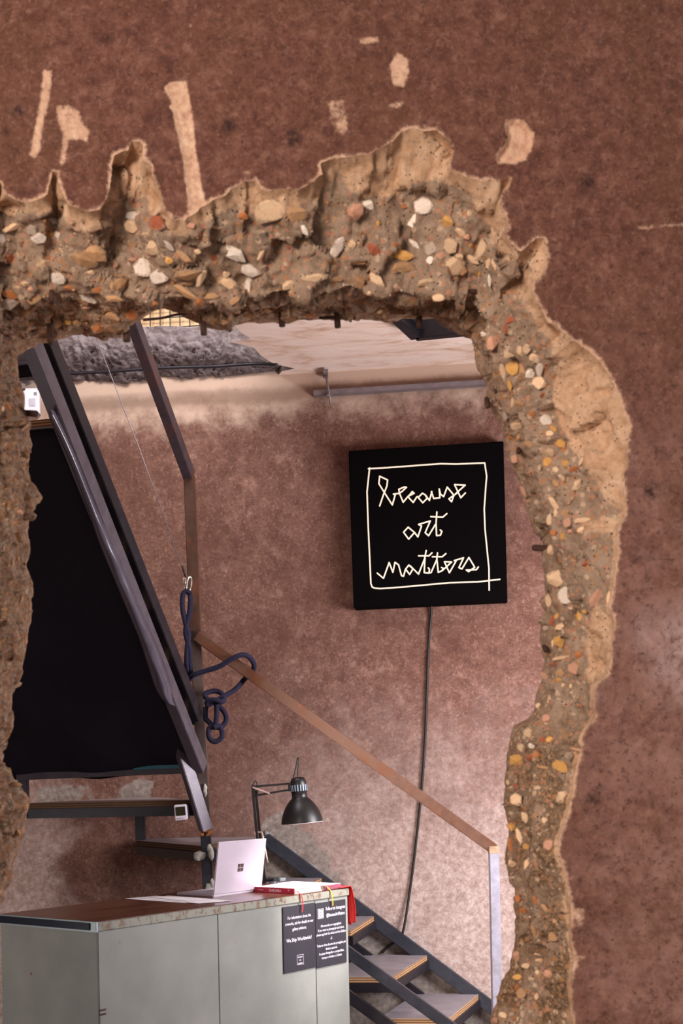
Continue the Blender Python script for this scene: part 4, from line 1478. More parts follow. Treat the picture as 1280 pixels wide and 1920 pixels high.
mortar([(P(375, 1604, 6.12), (0.030, 0.012, 0.022)), (P(371, 1607, 6.12), (0.02, 0.012, 0.02))])
mortar([(P(396, 1600, 6.10), (0.013, 0.012, 0.035)), (P(393, 1590, 6.10), (0.012, 0.01, 0.02))])
mortar([(P(392, 1668, 6.128), (0.027, 0.006, 0.035)), (P(398, 1660, 6.128), (0.010, 0.006, 0.04))])
mortar([(P(384, 1482, 6.12), (0.011, 0.01, 0.035))])
bm = bm_new()
prev = None
for k in range(150):
    c = fa + fd * (1.25 * k / 149)
    t0 = c.z + 0.030
    t1 = c.z + 0.041 + 0.016 * noise.fractal(Vector((k * 0.21, 0, 3)), 0.8, 2.0, 4)
    wy = wall_y(c.x)
    y0 = wy - 0.020 - 0.010 * noise.noise(Vector((k * 0.4, 2, 1)))
    row = [bm.verts.new(q) for q in ((c.x, y0, t0 - 0.01), (c.x, y0, t0), (c.x, y0 + 0.008, max(t1, t0 + 0.002)), (c.x, wy + 0.002, max(t1, t0 + 0.002)))]
    if prev:
        for a in range(3):
            bm.faces.new((prev[a], row[a], row[a + 1], prev[a + 1]))
    prev = row
link('mortar_seam', bm, M_SEAM, stair, True)

# black cloth under the upper flight and the plastic wrapped round its right-hand chord
cb0 = P(372, 1441, 6.12)
cb1 = P(20, 1452, 6.31)
cols, rws = 30, 46
bm = bm_new()
vs = []
FLc = gD / abs(gD.y)
LEN = 1.262
down = Vector((0, 0, -0.055))
for i in range(rws + 1):
    s = i / rws
    rowv = []
    for j in range(cols + 1):
        t = j / cols
        p = cb0.lerp(cb1 + (cb1 - cb0) * 0.05, t) + FLc * (LEN * s)
        p += Vector((0.004, 0, -0.02 + 0.018 * noise.noise(Vector((t * 3, s * 7, 0))) + 0.006 * noise.noise(Vector((t * 9, s * 16, 3)))))
        rowv.append(bm.verts.new(p))
    vs.append(rowv)
for i in range(rws):
    for j in range(cols):
        bm.faces.new((vs[i][j], vs[i][j + 1], vs[i + 1][j + 1], vs[i + 1][j]))
bm.normal_update()
bmesh.ops.solidify(bm, geom=bm.faces[:], thickness=0.006)
o = link('cloth_cover', bm, M_CLOTH, smooth=True, loc=cb0)
tag(o, 'black cloth stretched under the upper flight of the staircase', 'cloth')
bm = bm_new()
wl = [(93, 785), (128, 860), (160, 942), (180, 1005), (204, 1066), (228, 1122), (246, 1165), (262, 1205), (276, 1250), (292, 1295), (310, 1318)]
wr = [(103, 770), (142, 855), (176, 940), (205, 1005), (232, 1066), (254, 1122), (272, 1165), (290, 1205), (308, 1250), (322, 1295), (330, 1325)]
chd = lambda y: 1 / ((1 - (1440 - y) / 800) / 6.10 + (1440 - y) / 800 / 4.62)
L, Rr = [], []
Lp = smooth_path([P(a, b, chd(b) - 0.05) for a, b in wl], 6)
Rp = smooth_path([P(a, b, chd(b) - 0.05) for a, b in wr], 6)
grid = []
for i, (a, b) in enumerate(zip(Lp, Rp)):
    row = []
    for j in range(9):
        t = j / 8
        q = a.lerp(b, t)
        q += Vector((0, -0.045 * math.sin(t * math.pi) ** 0.7, 0)) + Vector((0.3, -1, 0)) * 0.010 * noise.noise(Vector((i * 0.22, t * 2.2, 1)))
        if j == 0:
            q += Vector((0.008 * noise.noise(Vector((i * 0.4, 5, 1))), 0.05, 0))
        if j == 8:
            q += Vector((0, 0.04, 0))
        row.append(bm.verts.new(q))
    grid.append(row)
for A, B in zip(grid, grid[1:]):
    for j in range(8):
        bm.faces.new((A[j], A[j + 1], B[j + 1], B[j]))
bm.normal_update()
bmesh.ops.solidify(bm, geom=bm.faces[:], thickness=0.002)
link('plastic_wrap', bm, M_WRAP, stair, True)

# ------------------------------------------------------------------ white motion detector on the wall, thermostat on the step
q = on_wall(62, 757, 0.0)
t = thing('motion_detector', q, 'white plastic motion detector high on the wall behind the stair', 'detector')
a = Matrix.Translation(q)
bm = bm_new()
add_box(bm, (-0.045, -0.05, -0.076), (0.045, 0.0, 0.076), 0.012, a)
link('housing', bm, M_PLASTIC, t)
bm = bm_new()
add_box(bm, (-0.012, -0.054, -0.030), (0.026, -0.049, 0.014), 0.003, a)
link('lens', bm, plain('frosted_lens', lin(176, 172, 184), 0.3), t)
bm = bm_new()
for k in range(3):
    add_box(bm, (0.018 + 0.006 * k, -0.052, 0.032), (0.021 + 0.006 * k, -0.049, 0.05), 0, a)
link('slot', bm, M_CORD, t)

q = P(338.5, 1523, 6.06)
t = thing('thermostat', q, 'white plastic thermostat with dark display on the step edge', 'thermostat')
a = Matrix.Translation(q) @ Matrix.Rotation(math.radians(-4), 4, 'Y')
bm = bm_new()
add_box(bm, (-0.030, 0.0, -0.037), (0.030, 0.022, 0.037), 0.004, a)
link('housing', bm, M_PLASTIC, t)
bm = bm_new()
add_box(bm, (-0.027, 0.02, -0.034), (0.036, 0.045, 0.034), 0.002, a)
link('back_box', bm, M_DKPLASTIC, t)
bm = bm_new()
add_box(bm, (-0.023, -0.0015, -0.016), (0.023, 0.002, 0.026), 0.001, a)
link('display', bm, M_LCD, t)
for k in range(3):
    bm = bm_new()
    add_box(bm, (-0.020 + 0.012 * k, -0.002, -0.030), (-0.014 + 0.012 * k, 0.002, -0.026), 0.0008, a)
    link('button', bm, plain('grey_button', lin(140, 130, 140)), t)

# ------------------------------------------------------------------ rope, cable, carabiner
t = thing('steel_cable', P(345, 1085, 6.05), 'thin steel cable slanting down to the carabiner beside the brown post', 'cable')
bm = bm_new()
add_tube(bm, [P(150, 545, 5.3), P(175, 620, 5.4), P(260, 838, 5.7), P(341, 1062, 6.04)], 0.0022, 6)
link('strand', bm, M_CABLE, t, True)
bm = bm_new()
add_tube(bm, [P(341, 1060, 6.04), P(348, 1082, 6.05)], 0.0045, 8)
link('sleeve', bm, M_CORD, t, True)


def oval(c, rx, rz, tilt, n=16):
    return [c + Vector((math.cos(tilt) * rx * math.cos(a) - math.sin(tilt) * rz * math.sin(a), 0.006 * math.sin(2 * a), math.sin(tilt) * rx * math.cos(a) + math.cos(tilt) * rz * math.sin(a))) for a in [k * 2 * math.pi / n for k in range(n)]]


bm = bm_new()
add_tube(bm, oval(P(354, 1098, 6.04), 0.011, 0.042, math.radians(-9)), 0.0042, 8, closed=True)
link('carabiner', bm, M_CHROME, t, True)
bm = bm_new()
add_tube(bm, oval(P(346, 1094, 6.05), 0.006, 0.026, 0), 0.0034, 8, closed=True)
link('quick_link', bm, M_CHROME, t, True)

bm = bm_new()
RD = 6.03
add_tube(bm, smooth_path([P(356, 1112, RD), P(349, 1109, RD), P(343, 1115, RD), P(342, 1140, RD), P(348, 1170, RD), P(353, 1190, RD), P(350, 1225, RD), P(350, 1250, 6.05), P(357, 1275, 6.1)], 5), 0.0125, 10)
add_tube(bm, smooth_path([P(354, 1110, RD + 0.02), P(357, 1122, RD), P(355, 1150, RD), P(348, 1185, RD), P(355, 1215, RD), P(356, 1245, 6.05), P(358, 1268, 6.08)], 5), 0.0125, 10)
link_pts = [P(352, 1277, 6.10), P(362, 1266, 6.05), P(385, 1258, 6.04), P(410, 1250, 6.03), P(430, 1238, 6.02), P(446, 1230, 6.02), P(460, 1228, 6.03), P(470, 1235, 6.05), P(476, 1246, 6.08), P(474, 1258, 6.12), P(466, 1266, 6.14),
            P(456, 1276, 6.13), P(444, 1290, 6.10), P(430, 1300, 6.08), P(415, 1308, 6.06), P(400, 1316, 6.05), P(390, 1322, 6.05), P(388, 1316, 6.04), P(400, 1312, 6.03), P(416, 1316, 6.03), P(420, 1308, 6.06), P(412, 1298, 6.08), P(398, 1296, 6.08), P(384, 1302, 6.07), P(390, 1312, 6.06), P(404, 1318, 6.05),
            P(406, 1335, 6.05), P(405, 1352, 6.05), P(402, 1364, 6.06), P(394, 1356, 6.07), P(386, 1348, 6.08), P(385, 1335, 6.08), P(386, 1325, 6.08)]
add_tube(bm, smooth_path(link_pts, 5), 0.0125, 10)
add_tube(bm, smooth_path([P(408, 1322, 6.07), P(418, 1332, 6.07), P(424, 1345, 6.07), P(420, 1358, 6.07), P(408, 1364, 6.06), P(396, 1362, 6.06), P(391, 1370, 6.05), P(391, 1380, 6.05), P(397, 1389, 6.05), P(406, 1390, 6.05), P(415, 1383, 6.05), P(416, 1372, 6.05), P(411, 1362, 6.05), P(400, 1364, 6.04)], 5), 0.0125, 10)
o = link('rope', bm, M_ROPE, smooth=True, loc=P(392, 1300, 6.05))
tag(o, 'dark navy rope knotted and looped over the brown handrail by the post', 'rope')

# ------------------------------------------------------------------ lit sign on the back wall
q = on_wall(800, 985, 0.0)
t = thing('lit_sign', q, 'black square lightbox with glowing handwritten words hung on the back wall', 'sign')
SO = 0.115
sc_ = [on_wall(653, 845, SO), on_wall(943.5, 827, SO), on_wall(951, 1126, SO), on_wall(662.5, 1140, SO)]
bm = bm_new()
nrm = Vector((-WK, 1, 0)).normalized()
nrm = Vector((WK, -1, 0)).normalized()     # towards the viewer
add_box8(bm, [sc_[3] , sc_[2], sc_[2] - nrm * 0.113, sc_[3] - nrm * 0.113, sc_[0], sc_[1], sc_[1] - nrm * 0.113, sc_[0] - nrm * 0.113], 0.004)
link('box', bm, M_SIGN, t)


def stroke(bm, pts, w):
    """angular pen stroke lying on the sign's face"""
    ps = [on_wall(a, b, SO + 0.0015) for a, b in pts]
    ex = nrm * 0.003
    for a, b in zip(ps, ps[1:]):
        d = (b - a).normalized()
        s = d.cross(nrm).normalized() * w
        add_poly_prism(bm, [a - s, b - s, b + s, a + s], ex)
    for p in ps:
        e1 = Vector((1, -WK * -1, 0)).normalized()
        e1 = nrm.cross(Vector((0, 0, 1))).normalized()
        e2 = Vector((0, 0, 1))
        add_poly_prism(bm, [p + (e1 * math.cos(k * math.pi / 4) + e2 * math.sin(k * math.pi / 4)) * w for k in range(8)], ex * 1.02)


def z1(l):
    return [(690 + x / 6.4, 880 + y / 6.4) for x, y in l]


def z2_(l):
    return [(700 + x / 6.4, 1020 + y / 6.4) for x, y in l]


def z5(l):
    return [(630 + x / 3.765, 800 + y / 3.765) for x, y in l]


BEC = [[(138, 440), (185, 300), (225, 200), (233, 128), (138, 84), (128, 172), (190, 272), (290, 428), (325, 305), (302, 298)],
       [(302, 298), (368, 290), (400, 272), (460, 216), (432, 213), (368, 240), (374, 285), (420, 396), (478, 325)],
       [(478, 325), (552, 288), (530, 268), (478, 330), (540, 398), (584, 330)],
       [(600, 338), (650, 288), (684, 306), (708, 348), (655, 402), (592, 328)], [(684, 306), (735, 374), (764, 268)],
       [(758, 268), (786, 350), (860, 342), (852, 236), (868, 300), (905, 328)], [(905, 328), (948, 214), (1028, 312), (1000, 390), (968, 355), (1062, 288)],
       [(1050, 292), (1164, 190), (1036, 184), (1110, 342), (1166, 284)]]
ART = [[(556, 758), (480, 695), (424, 755), (486, 838), (556, 758), (596, 812), (640, 680), (604, 662)], [(604, 662), (745, 620), (684, 760), (724, 798), (814, 650), (824, 512)],
       [(814, 650), (820, 796), (866, 792), (884, 745), (864, 728)], [(750, 568), (895, 574), (944, 532)]]
MAT = [[(45, 350), (120, 412), (188, 222), (232, 340), (258, 220), (300, 250), (336, 380), (360, 388), (385, 300)], [(385, 302), (424, 254), (474, 298), (434, 366), (385, 302)],
       [(440, 262), (540, 362), (612, 180), (632, 78)], [(618, 150), (608, 344), (664, 350), (672, 305), (656, 286)], [(540, 143), (665, 143), (702, 106)],
       [(672, 345), (690, 345), (758, 190), (768, 106)], [(760, 180), (776, 340), (822, 322), (836, 292), (816, 282)], [(706, 153), (825, 153), (868, 116)],
       [(822, 322), (938, 216), (850, 214), (910, 346), (990, 205)], [(968, 200), (1080, 166), (1024, 284), (1060, 300), (1144, 162)], [(1144, 162), (1214, 280), (1140, 332), (1112, 312), (1235, 308), (1258, 276)]]
for nm, ws, fn in (('because', BEC, z1), ('art', ART, z1), ('matters', MAT, z2_)):
    bm = bm_new()
    for s in ws:
        stroke(bm, fn(s), 0.0038)
    link('lettering', bm, M_GLOW, t)
bm = bm_new()
for s in ([(228, 297), (360, 290), (560, 275), (735, 262), (850, 264), (1048, 257), (1062, 350), (1056, 420), (1045, 580), (1050, 720), (1066, 880), (1078, 1000), (1080, 1155)],
          [(236, 292), (218, 460), (226, 700), (238, 950), (245, 1108), (254, 1132), (270, 1140), (310, 1143), (400, 1138), (560, 1124), (800, 1102), (1000, 1096), (1155, 1078)]):
    stroke(bm, z5(s), 0.0038)
link('border_line', bm, M_GLOW, t)
bm = bm_new()
cpts = [on_wall(a, b, o_) for a, b, o_ in ((808, 1130, 0.03), (808, 1150, 0.014), (805, 1185, 0.011), (802, 1240, 0.011), (800, 1300, 0.011), (797, 1380, 0.011), (791, 1470, 0.011), (783, 1550, 0.011), (776, 1610, 0.011), (768, 1670, 0.013), (755, 1748, 0.035), (742, 1764, 0.035), (728, 1774, 0.012), (716, 1786, 0.012))]
add_tube(bm, smooth_path(cpts, 6), 0.0068, 8)
link('cord', bm, M_CORD, t, True)

# ------------------------------------------------------------------ the counter
HT = 1.10
c0 = on_z(182, 1728, HT)
c1 = on_z(650.5, 1664, HT)
cl = on_z(-6, 1717.5, HT)
uv = (c1 - c0)
LU = uv.length
uv.normalize()
wv = Vector((-uv.y, uv.x, 0))
LW = (cl - c0).dot(wv) + 0.05
CM = Matrix(((uv.x, wv.x, 0, c0.x), (uv.y, wv.y, 0, c0.y), (0, 0, 1, 0), (0, 0, 0, 1)))   # counter-local -> world
cnt = thing('counter', (c0.x, c0.y, 0), 'grey-green painted counter with brown wooden top and rusting edge', 'counter')
cnt.rotation_euler = (0, 0, math.atan2(uv.y, uv.x))


def cbox(name, lo, hi, m, bev=0.003, parent=None):
    bm = bm_new()
    add_box(bm, lo, hi, bev, CM)
    return link(name, bm, m, parent or cnt)


def u_at(px, py=1800):
    """position along the counter's front seen at pixel column px"""
    x, _ = U(px, py)
    # c0 + u*uv, with X/Y = x
    return (x * c0.y - c0.x) / (uv.x - x * uv.y)


FA = 0.034
cbox('carcass', (0.02, 0.02, 0.0), (LU - 0.02, LW - 0.02, HT - 0.02), M_COUNTER, 0.002)
s1, s2 = u_at(409), u_at(592, 1830)
zf = HT - FA - 0.002
for a, b in ((0.0, s1), (s1, s2), (s2, LU)):
    cbox('front_panel', (a + 0.0015, -0.002, 0.02), (b - 0.0015, 0.02, zf), M_COUNTER, 0.0015)
cbox('side_panel', (-0.002, 0.0, 0.02), (0.02, LW, zf), M_COUNTER, 0.0015)
cbox('end_panel', (LU - 0.02, 0, 0.02), (LU, LW, zf), M_COUNTER, 0.0015)
cbox('back_panel', (0, LW - 0.02, 0.02), (LU, LW, zf), M_COUNTER, 0.0015)
cbox('edge_band', (-0.004, -0.008, HT - FA), (LU + 0.004, 0.012, HT - 0.0035), M_CEDGE, 0.002)
cbox('countertop', (-0.006, -0.006, HT - 0.0045), (LU + 0.004, LW + 0.004, HT), M_LAM, 0.0015)
fr = cbox('edge_frame', (-0.012, -0.008, HT - FA - 0.003), (-0.002, LW + 0.002, HT - 0.001), M_ALU, 0.0015)
cbox('edge_strip', (-0.017, 0.022, HT - FA + 0.003), (-0.011, LW - 0.004, HT - 0.005), M_STRIP, 0.0015)
bm = bm_new()
for zz, w0 in ((0.79, -0.001), (0.775, -0.001)):
    add_box(bm, (0.0, w0 - 0.003, zz - 0.004), (0.03, w0, zz + 0.002), 0.0005, CM)
link('scratch', bm, M_REBAR, cnt)


def on_top(px, py, z=HT):
    """counter-local (u, w) of a pixel on the counter top"""
    q = on_z(px, py, z) - Vector((c0.x, c0.y, 0))
    return q.dot(uv), q.dot(wv)


def cpt(u, w, z):
    return CM @ Vector((u, w, z))


# laptop, lid towards the viewer
lu, lw = on_top(399.6, 1682.6)
LWD, LDP, LID = 0.300, 0.215, 0.222
lap = thing('laptop', cpt(lu + LWD / 2, lw + LDP / 2, HT), 'pale pink-silver laptop standing open on the counter, lid to viewer', 'laptop')
bm = bm_new()
add_box(bm, (lu, lw, HT + 0.0005), (lu + LWD, lw + LDP, HT + 0.012), 0.004, CM)
bs = link('base', bm, M_LAPTOP, lap)
bm = bm_new()
for r_ in range(5):
    for c_ in range(13):
        add_box(bm, (lu + 0.016 + c_ * 0.0207, lw + 0.022 + r_ * 0.019, HT + 0.0121), (lu + 0.034 + c_ * 0.0207, lw + 0.038 + r_ * 0.019, HT + 0.0135), 0, CM)
kb = link('keyboard', bm, M_KEYS, lap)
TL = math.radians(9)
LM = CM @ Matrix.Translation((lu, lw + 0.004, HT + 0.010)) @ Matrix.Rotation(TL, 4, 'X')
bm = bm_new()
add_box(bm, (0, -0.006, 0), (LWD, 0.0, LID), 0.0028, LM)
lid = link('lid', bm, M_LAPTOP, lap)
bm = bm_new()
add_box(bm, (0.01, 0.0002, 0.014), (LWD - 0.01, 0.001, LID - 0.008), 0, LM)
link('screen', bm, M_CORD, lid)
bm = bm_new()
for a in (0, 1):
    for b in (0, 1):
        x0, z0 = LWD / 2 - 0.0175 + a * 0.0185, LID * 0.475 - 0.017 + b * 0.0175
        add_box(bm, (x0, -0.0066, z0), (x0 + 0.0165, -0.0058, z0 + 0.0155), 0, LM)
link('logo', bm, M_LOGO, lid)

# sheets of paper
for k, (pts, lab) in enumerate((([(234, 1685), (292, 1679.5), (412, 1688.5), (345, 1693)], 'white paper sheet on the counter, the lowest of the three by the laptop'),
                                ([(262, 1684), (322, 1680), (436, 1689), (372, 1694)], 'white paper sheet lying across the middle of the three by the laptop'),
                                ([(280, 1682.5), (318, 1679.8), (400, 1686), (352, 1690)], 'smaller white paper sheet, topmost of the three by the laptop'))):
    z = HT + 0.0006 + 0.0012 * k
    ps = [on_z(a, b, z) for a, b in pts]
    bm = bm_new()
    n = 8
    g = [[bm.verts.new(ps[0].lerp(ps[1], i / n).lerp(ps[3].lerp(ps[2], i / n), j / n) + Vector((0, 0, 0.0004 + 0.002 * max(0, noise.noise(Vector((i * 0.5, j * 0.5, k)))) if k == 2 else 0.0))) for j in range(n + 1)] for i in range(n + 1)]
    for i in range(n):
        for j in range(n):
            bm.faces.new((g[i][j], g[i + 1][j], g[i + 1][j + 1], g[i][j + 1]))
    bm.normal_update()
    bmesh.ops.solidify(bm, geom=bm.faces[:], thickness=0.0004)
    o = link('paper_sheet', bm, M_PAPER, loc=sum(ps, Vector()) / 4)
    tag(o, lab, 'paper')

# books
bu, bw_ = on_top(552, 1676.6)
b2u, _ = on_top(602, 1669.5)
BT = 0.023


def book(u0, w0, lu_, lw_, th, cover, spine, label, marks, txt=None, ribbon=None, front=False):
    z0 = HT + 0.0005
    b = thing('book', cpt(u0 + lu_ / 2, w0 + lw_ / 2, z0), label, 'book')
    bm = bm_new()
    add_box(bm, (u0 + 0.002, w0 + 0.004, z0 + 0.002), (u0 + lu_ - 0.004, w0 + lw_ - 0.004, z0 + th - 0.002), 0, CM)
    link('pages', bm, M_PAGES, b)
    for nm, za, zb, cover in (('back_cover', 0, 0.0025, cover), ('front_cover', th - 0.0025, th, M_COVERP if marks else cover)):
        bm = bm_new()
        add_box(bm, (u0, w0, z0 + za), (u0 + lu_, w0 + lw_, z0 + zb), 0.0006, CM)
        link(nm, bm, cover, b)
    bm = bm_new()
    if front:
        add_box(bm, (u0, w0 - 0.003, z0), (u0 + lu_, w0 + 0.002, z0 + th - 0.001), 0.001, CM)
    else:
        add_box(bm, (u0 - 0.003, w0, z0), (u0 + 0.002, w0 + lw_, z0 + th), 0.001, CM)
    sp_ = link('spine', bm, spine, b)
    if txt:
        for s, size, pos in txt:
            # text runs along -w on the spine
            M = CM @ Matrix(((0, 0, -1, u0 - 0.0032), (-1, 0, 0, w0 + lw_ - pos), (0, 1, 0, z0 + th * 0.5 - size * 0.36), (0, 0, 0, 1)))
            bmt = text_bm(s, size, M, 0.0003)
            link('lettering', bmt, M_WHITE, sp_)
    if ribbon:
        pts, m, wdt = ribbon
        bm = bm_new()
        pp = smooth_path([cpt(*q) for q in pts], 6)
        L = [bm.verts.new(q - uv * wdt) for q in pp]
        R = [bm.verts.new(q + uv * wdt) for q in pp]
        for k in range(len(pp) - 1):
            bm.faces.new((L[k], R[k], R[k + 1], L[k + 1]))
        bm.normal_update()
        bmesh.ops.solidify(bm, geom=bm.faces[:], thickness=0.0008)
        link('ribbon', bm, m, b, True)
    return b


ED = -0.0145
book(bu, max(bw_, 0.003), b2u - bu, 0.222, BT, M_COVER, M_REDBK, 'white book with a crimson lettered spine lying beside the laptop', 5,
     [('DADARA', 0.0165, 0.118), ('*', 0.018, 0.192), ('THE ART', 0.007, 0.038)],
     ([(bu + 0.012, bw_ + 0.02, HT + 0.012), (bu + 0.012, bw_ - 0.003, HT + 0.010), (bu + 0.013, 0.0, HT + 0.003), (bu + 0.013, ED, HT - 0.008), (bu + 0.016, ED - 0.002, HT - 0.04), (bu + 0.012, ED - 0.002, HT - 0.075)], M_RED, 0.003))
r2u = b2u + 0.012
rm2 = min(LU - 0.03 - r2u, 0.27)
book(r2u, max(bw_ - 0.004, 0.012), rm2, 0.27, 0.020, M_COVER, M_MAROON, 'white book with maroon edge near the end of the counter', 0, None,
     ([(r2u + 0.012, 0.03, HT + 0.016), (r2u + 0.014, 0.008, HT + 0.014), (r2u + 0.016, -0.003, HT + 0.004), (r2u + 0.018, ED, HT - 0.01), (r2u + 0.022, ED - 0.002, HT - 0.045), (r2u + 0.022, ED - 0.002, HT - 0.068)], M_YEL, 0.0035), True)

# red ribbon hanging over the end of the counter
bm = bm_new()
EU = LU + 0.012
for side, (w0, drop, wd_, ph) in enumerate(((0.022, 0.165, 0.020, 0.0), (0.004, 0.155, 0.022, 1.3))):
    pts = [(LU - 0.05, w0 + 0.01, HT + 0.002), (LU - 0.01, w0, HT + 0.005), (EU, w0, HT + 0.001), (EU + 0.010, w0 - 0.002, HT - 0.04), (EU + 0.014, w0 - 0.006, HT - 0.10), (EU + 0.012, w0 - 0.004, HT - drop)]
    pp = smooth_path([cpt(*q) for q in pts], 7)
    rows_ = []
    for i, q in enumerate(pp):
        rr = []
        for j in range(7):
            s = j / 6 - 0.5
            rr.append(bm.verts.new(q + wv * (s * 2 * wd_) + uv * (0.006 * math.sin(s * 7 + ph + i * 0.08)) + Vector((0, 0, -0.004 * abs(s) if i > 14 else 0))))
        rows_.append(rr)
    for A, B in zip(rows_, rows_[1:]):
        for j in range(6):
            bm.faces.new((A[j], A[j + 1], B[j + 1], B[j]))
bm.normal_update()
bmesh.ops.solidify(bm, geom=bm.faces[:], thickness=0.0012)
o = link('red_ribbon', bm, M_RED, smooth=True, loc=cpt(EU, 0.01, HT))
tag(o, 'wide red ribbon hanging over the end corner of the counter', 'ribbon')


# the two notice boards on the counter's front
def front_pt(px, py):
    x, z = U(px, py)
    u = (x * (c0.y - 0.006 * wv.y) - (c0.x - 0.006 * wv.x)) / (uv.x - x * uv.y)
    d = c0.y + u * uv.y
    return u, EYE + z * d


FB = -0.0025                               # front of the panels
fa_u, fa_z1 = front_pt(529.5, 1701)
_, fa_z0 = front_pt(529.5, 1826)
fm_u, _ = front_pt(592.5, 1810)
fe_u, fe_z0 = front_pt(649.5, 1806)
_, fe_z1 = front_pt(649.5, 1687)


def notice(u0, u1, z0, z1, label, lines, extra=None):
    nb2 = thing('notice_board', cpt((u0 + u1) / 2, FB, z0), label, 'sign')
    bm = bm_new()
    add_box(bm, (u0, FB - 0.005, z0), (u1, FB - 0.0001, z1), 0.0008, CM)
    link('panel', bm, M_BOARD, nb2)
    for s, size, fu, fz, sx in lines:
        M = CM @ Matrix(((1, 0, 0, u0 + (u1 - u0) * fu), (0, 0, -1, FB - 0.0052), (0, 1, 0, z0 + (z1 - z0) * fz), (0, 0, 0, 1)))
        link('lettering', text_bm(s, size, M, 0.0002, sx), M_WHITE, nb2)
    if extra:
        extra(nb2, u0, u1, z0, z1)
    return nb2


def fbx(bm, u0, u1, z0, z1, d=0.0004, y=0.0052):
    add_box(bm, (u0, FB - y - d, z0), (u1, FB - y, z1), 0, CM)


def logo_small(nb2, u0, u1, z0, z1):
    bm = bm_new()
    cx, cz = u0 + (u1 - u0) * 0.50, z0 + (z1 - z0) * 0.165
    hw, hh, lw_ = 0.020, 0.034 / 1.0, 0.0010
    hh = 0.0195
    fbx(bm, cx - hw, cx + hw, cz + hh, cz + hh + lw_)
    fbx(bm, cx - hw, cx + hw, cz - hh - lw_, cz - hh)
    fbx(bm, cx - hw - lw_, cx - hw, cz - hh - lw_, cz + hh + lw_)
    fbx(bm, cx + hw, cx + hw + lw_, cz - hh - 0.004, cz + hh + lw_)
    for s, k in (('because', 0.011), ('art', -0.002), ('matters', -0.015)):
        M = CM @ Matrix(((1, 0, 0, cx), (0, 0, -1, FB - 0.0052), (0, 1, 0, cz + k - 0.003), (0, 0, 0, 1)))
        b = text_bm(s, 0.011, M, 0.0002, 0.85)
        me = bpy.data.meshes.new('tmp')
        b.to_mesh(me)
        b.free()
        bm.from_mesh(me)
        bpy.data.meshes.remove(me)
    link('logo', bm, M_WHITE, nb2)


def logo_camera(nb2, u0, u1, z0, z1):
    bm = bm_new()
    cx, cz = u0 + (u1 - u0) * 0.165, z0 + (z1 - z0) * 0.83
    hw, hh = 0.0195, 0.0205

    def disc(r, y, n=24, sx=1.0, r2=None, ccx=cx, ccz=cz):
        pts = [CM @ Vector((ccx + r * math.cos(a) * sx, FB - y, ccz + r * math.sin(a))) for a in [k * 2 * math.pi / n for k in range(n)]]
        add_poly_prism(b_, pts, CM.to_3x3() @ Vector((0, -0.0003, 0)))

    def rr(w, h, rad, y):
        pts = []
        for qx, qz, a0 in ((1, 1, 0), (-1, 1, 90), (-1, -1, 180), (1, -1, 270)):
            for k in range(5):
                a = math.radians(a0 + k * 22.5)
                pts.append(CM @ Vector((cx + qx * (w - rad) + rad * math.cos(a), FB - y, cz + qz * (h - rad) + rad * math.sin(a))))
        add_poly_prism(b_, pts, CM.to_3x3() @ Vector((0, -0.0003, 0)))

    b_ = bm
    rr(hw, hh, 0.001, 0.0052)
    lg = link('logo', bm, M_WHITE, nb2)
    b_ = bm_new()
    rr(hw * 0.93, hh * 0.93, 0.009, 0.0055)
    link('logo_ring', b_, M_BOARD, lg)
    b_ = bm_new()
    rr(hw * 0.78, hh * 0.78, 0.007, 0.0058)
    link('logo_body', b_, M_WHITE, lg)
    b_ = bm_new()
    disc(0.0088, 0.0061)
    disc(0.0016, 0.0061, 12, 1, None, cx + 0.0105, cz + 0.011)
    link('logo_lens', b_, M_BOARD, lg)
    b_ = bm_new()
    disc(0.0058, 0.0064)
    link('logo_pupil', b_, M_WHITE, lg)


zt1 = fa_z1
notice(fa_u, fm_u - 0.0015, fa_z0, fa_z1, 'black notice about artwork information and shipping on the counter front',
       [('For information about the', 0.0180, 0.5, 0.800, 0.80), ('artworks, ask for details to our', 0.0180, 0.5, 0.712, 0.80), ('gallery advisors.', 0.0180, 0.5, 0.624, 0.80), ('We Ship Worldwide!', 0.0215, 0.48, 0.455, 0.88)], logo_small)
notice(fm_u + 0.0015, fe_u, (fa_z0 + fe_z0) / 2, (fa_z1 + fe_z1) / 2, 'black notice with camera logo beside the red ribbon on the counter',
       [('Follow on Instagram', 0.0215, 0.655, 0.865, 0.76), ('@BecauseArtMatters', 0.0210, 0.655, 0.765, 0.70),
        ('All artworks are copyrighted.', 0.0150, 0.5, 0.618, 0.80), ('If you want to photograph and share,', 0.0150, 0.5, 0.553, 0.80), ('please tag both the Artist and the Gallery', 0.0150, 0.5, 0.488, 0.80),
        ('-//-', 0.0170, 0.5, 0.405, 0.8),
        ('Todas as obras de arte são protegidas por', 0.0150, 0.5, 0.318, 0.78), ('direitos autorais.', 0.0150, 0.5, 0.253, 0.8), ('Se quiser fotografar e compartilhar,', 0.0150, 0.5, 0.188, 0.8), ('marque o Artista e a Galeria', 0.0150, 0.5, 0.123, 0.8)], logo_camera)

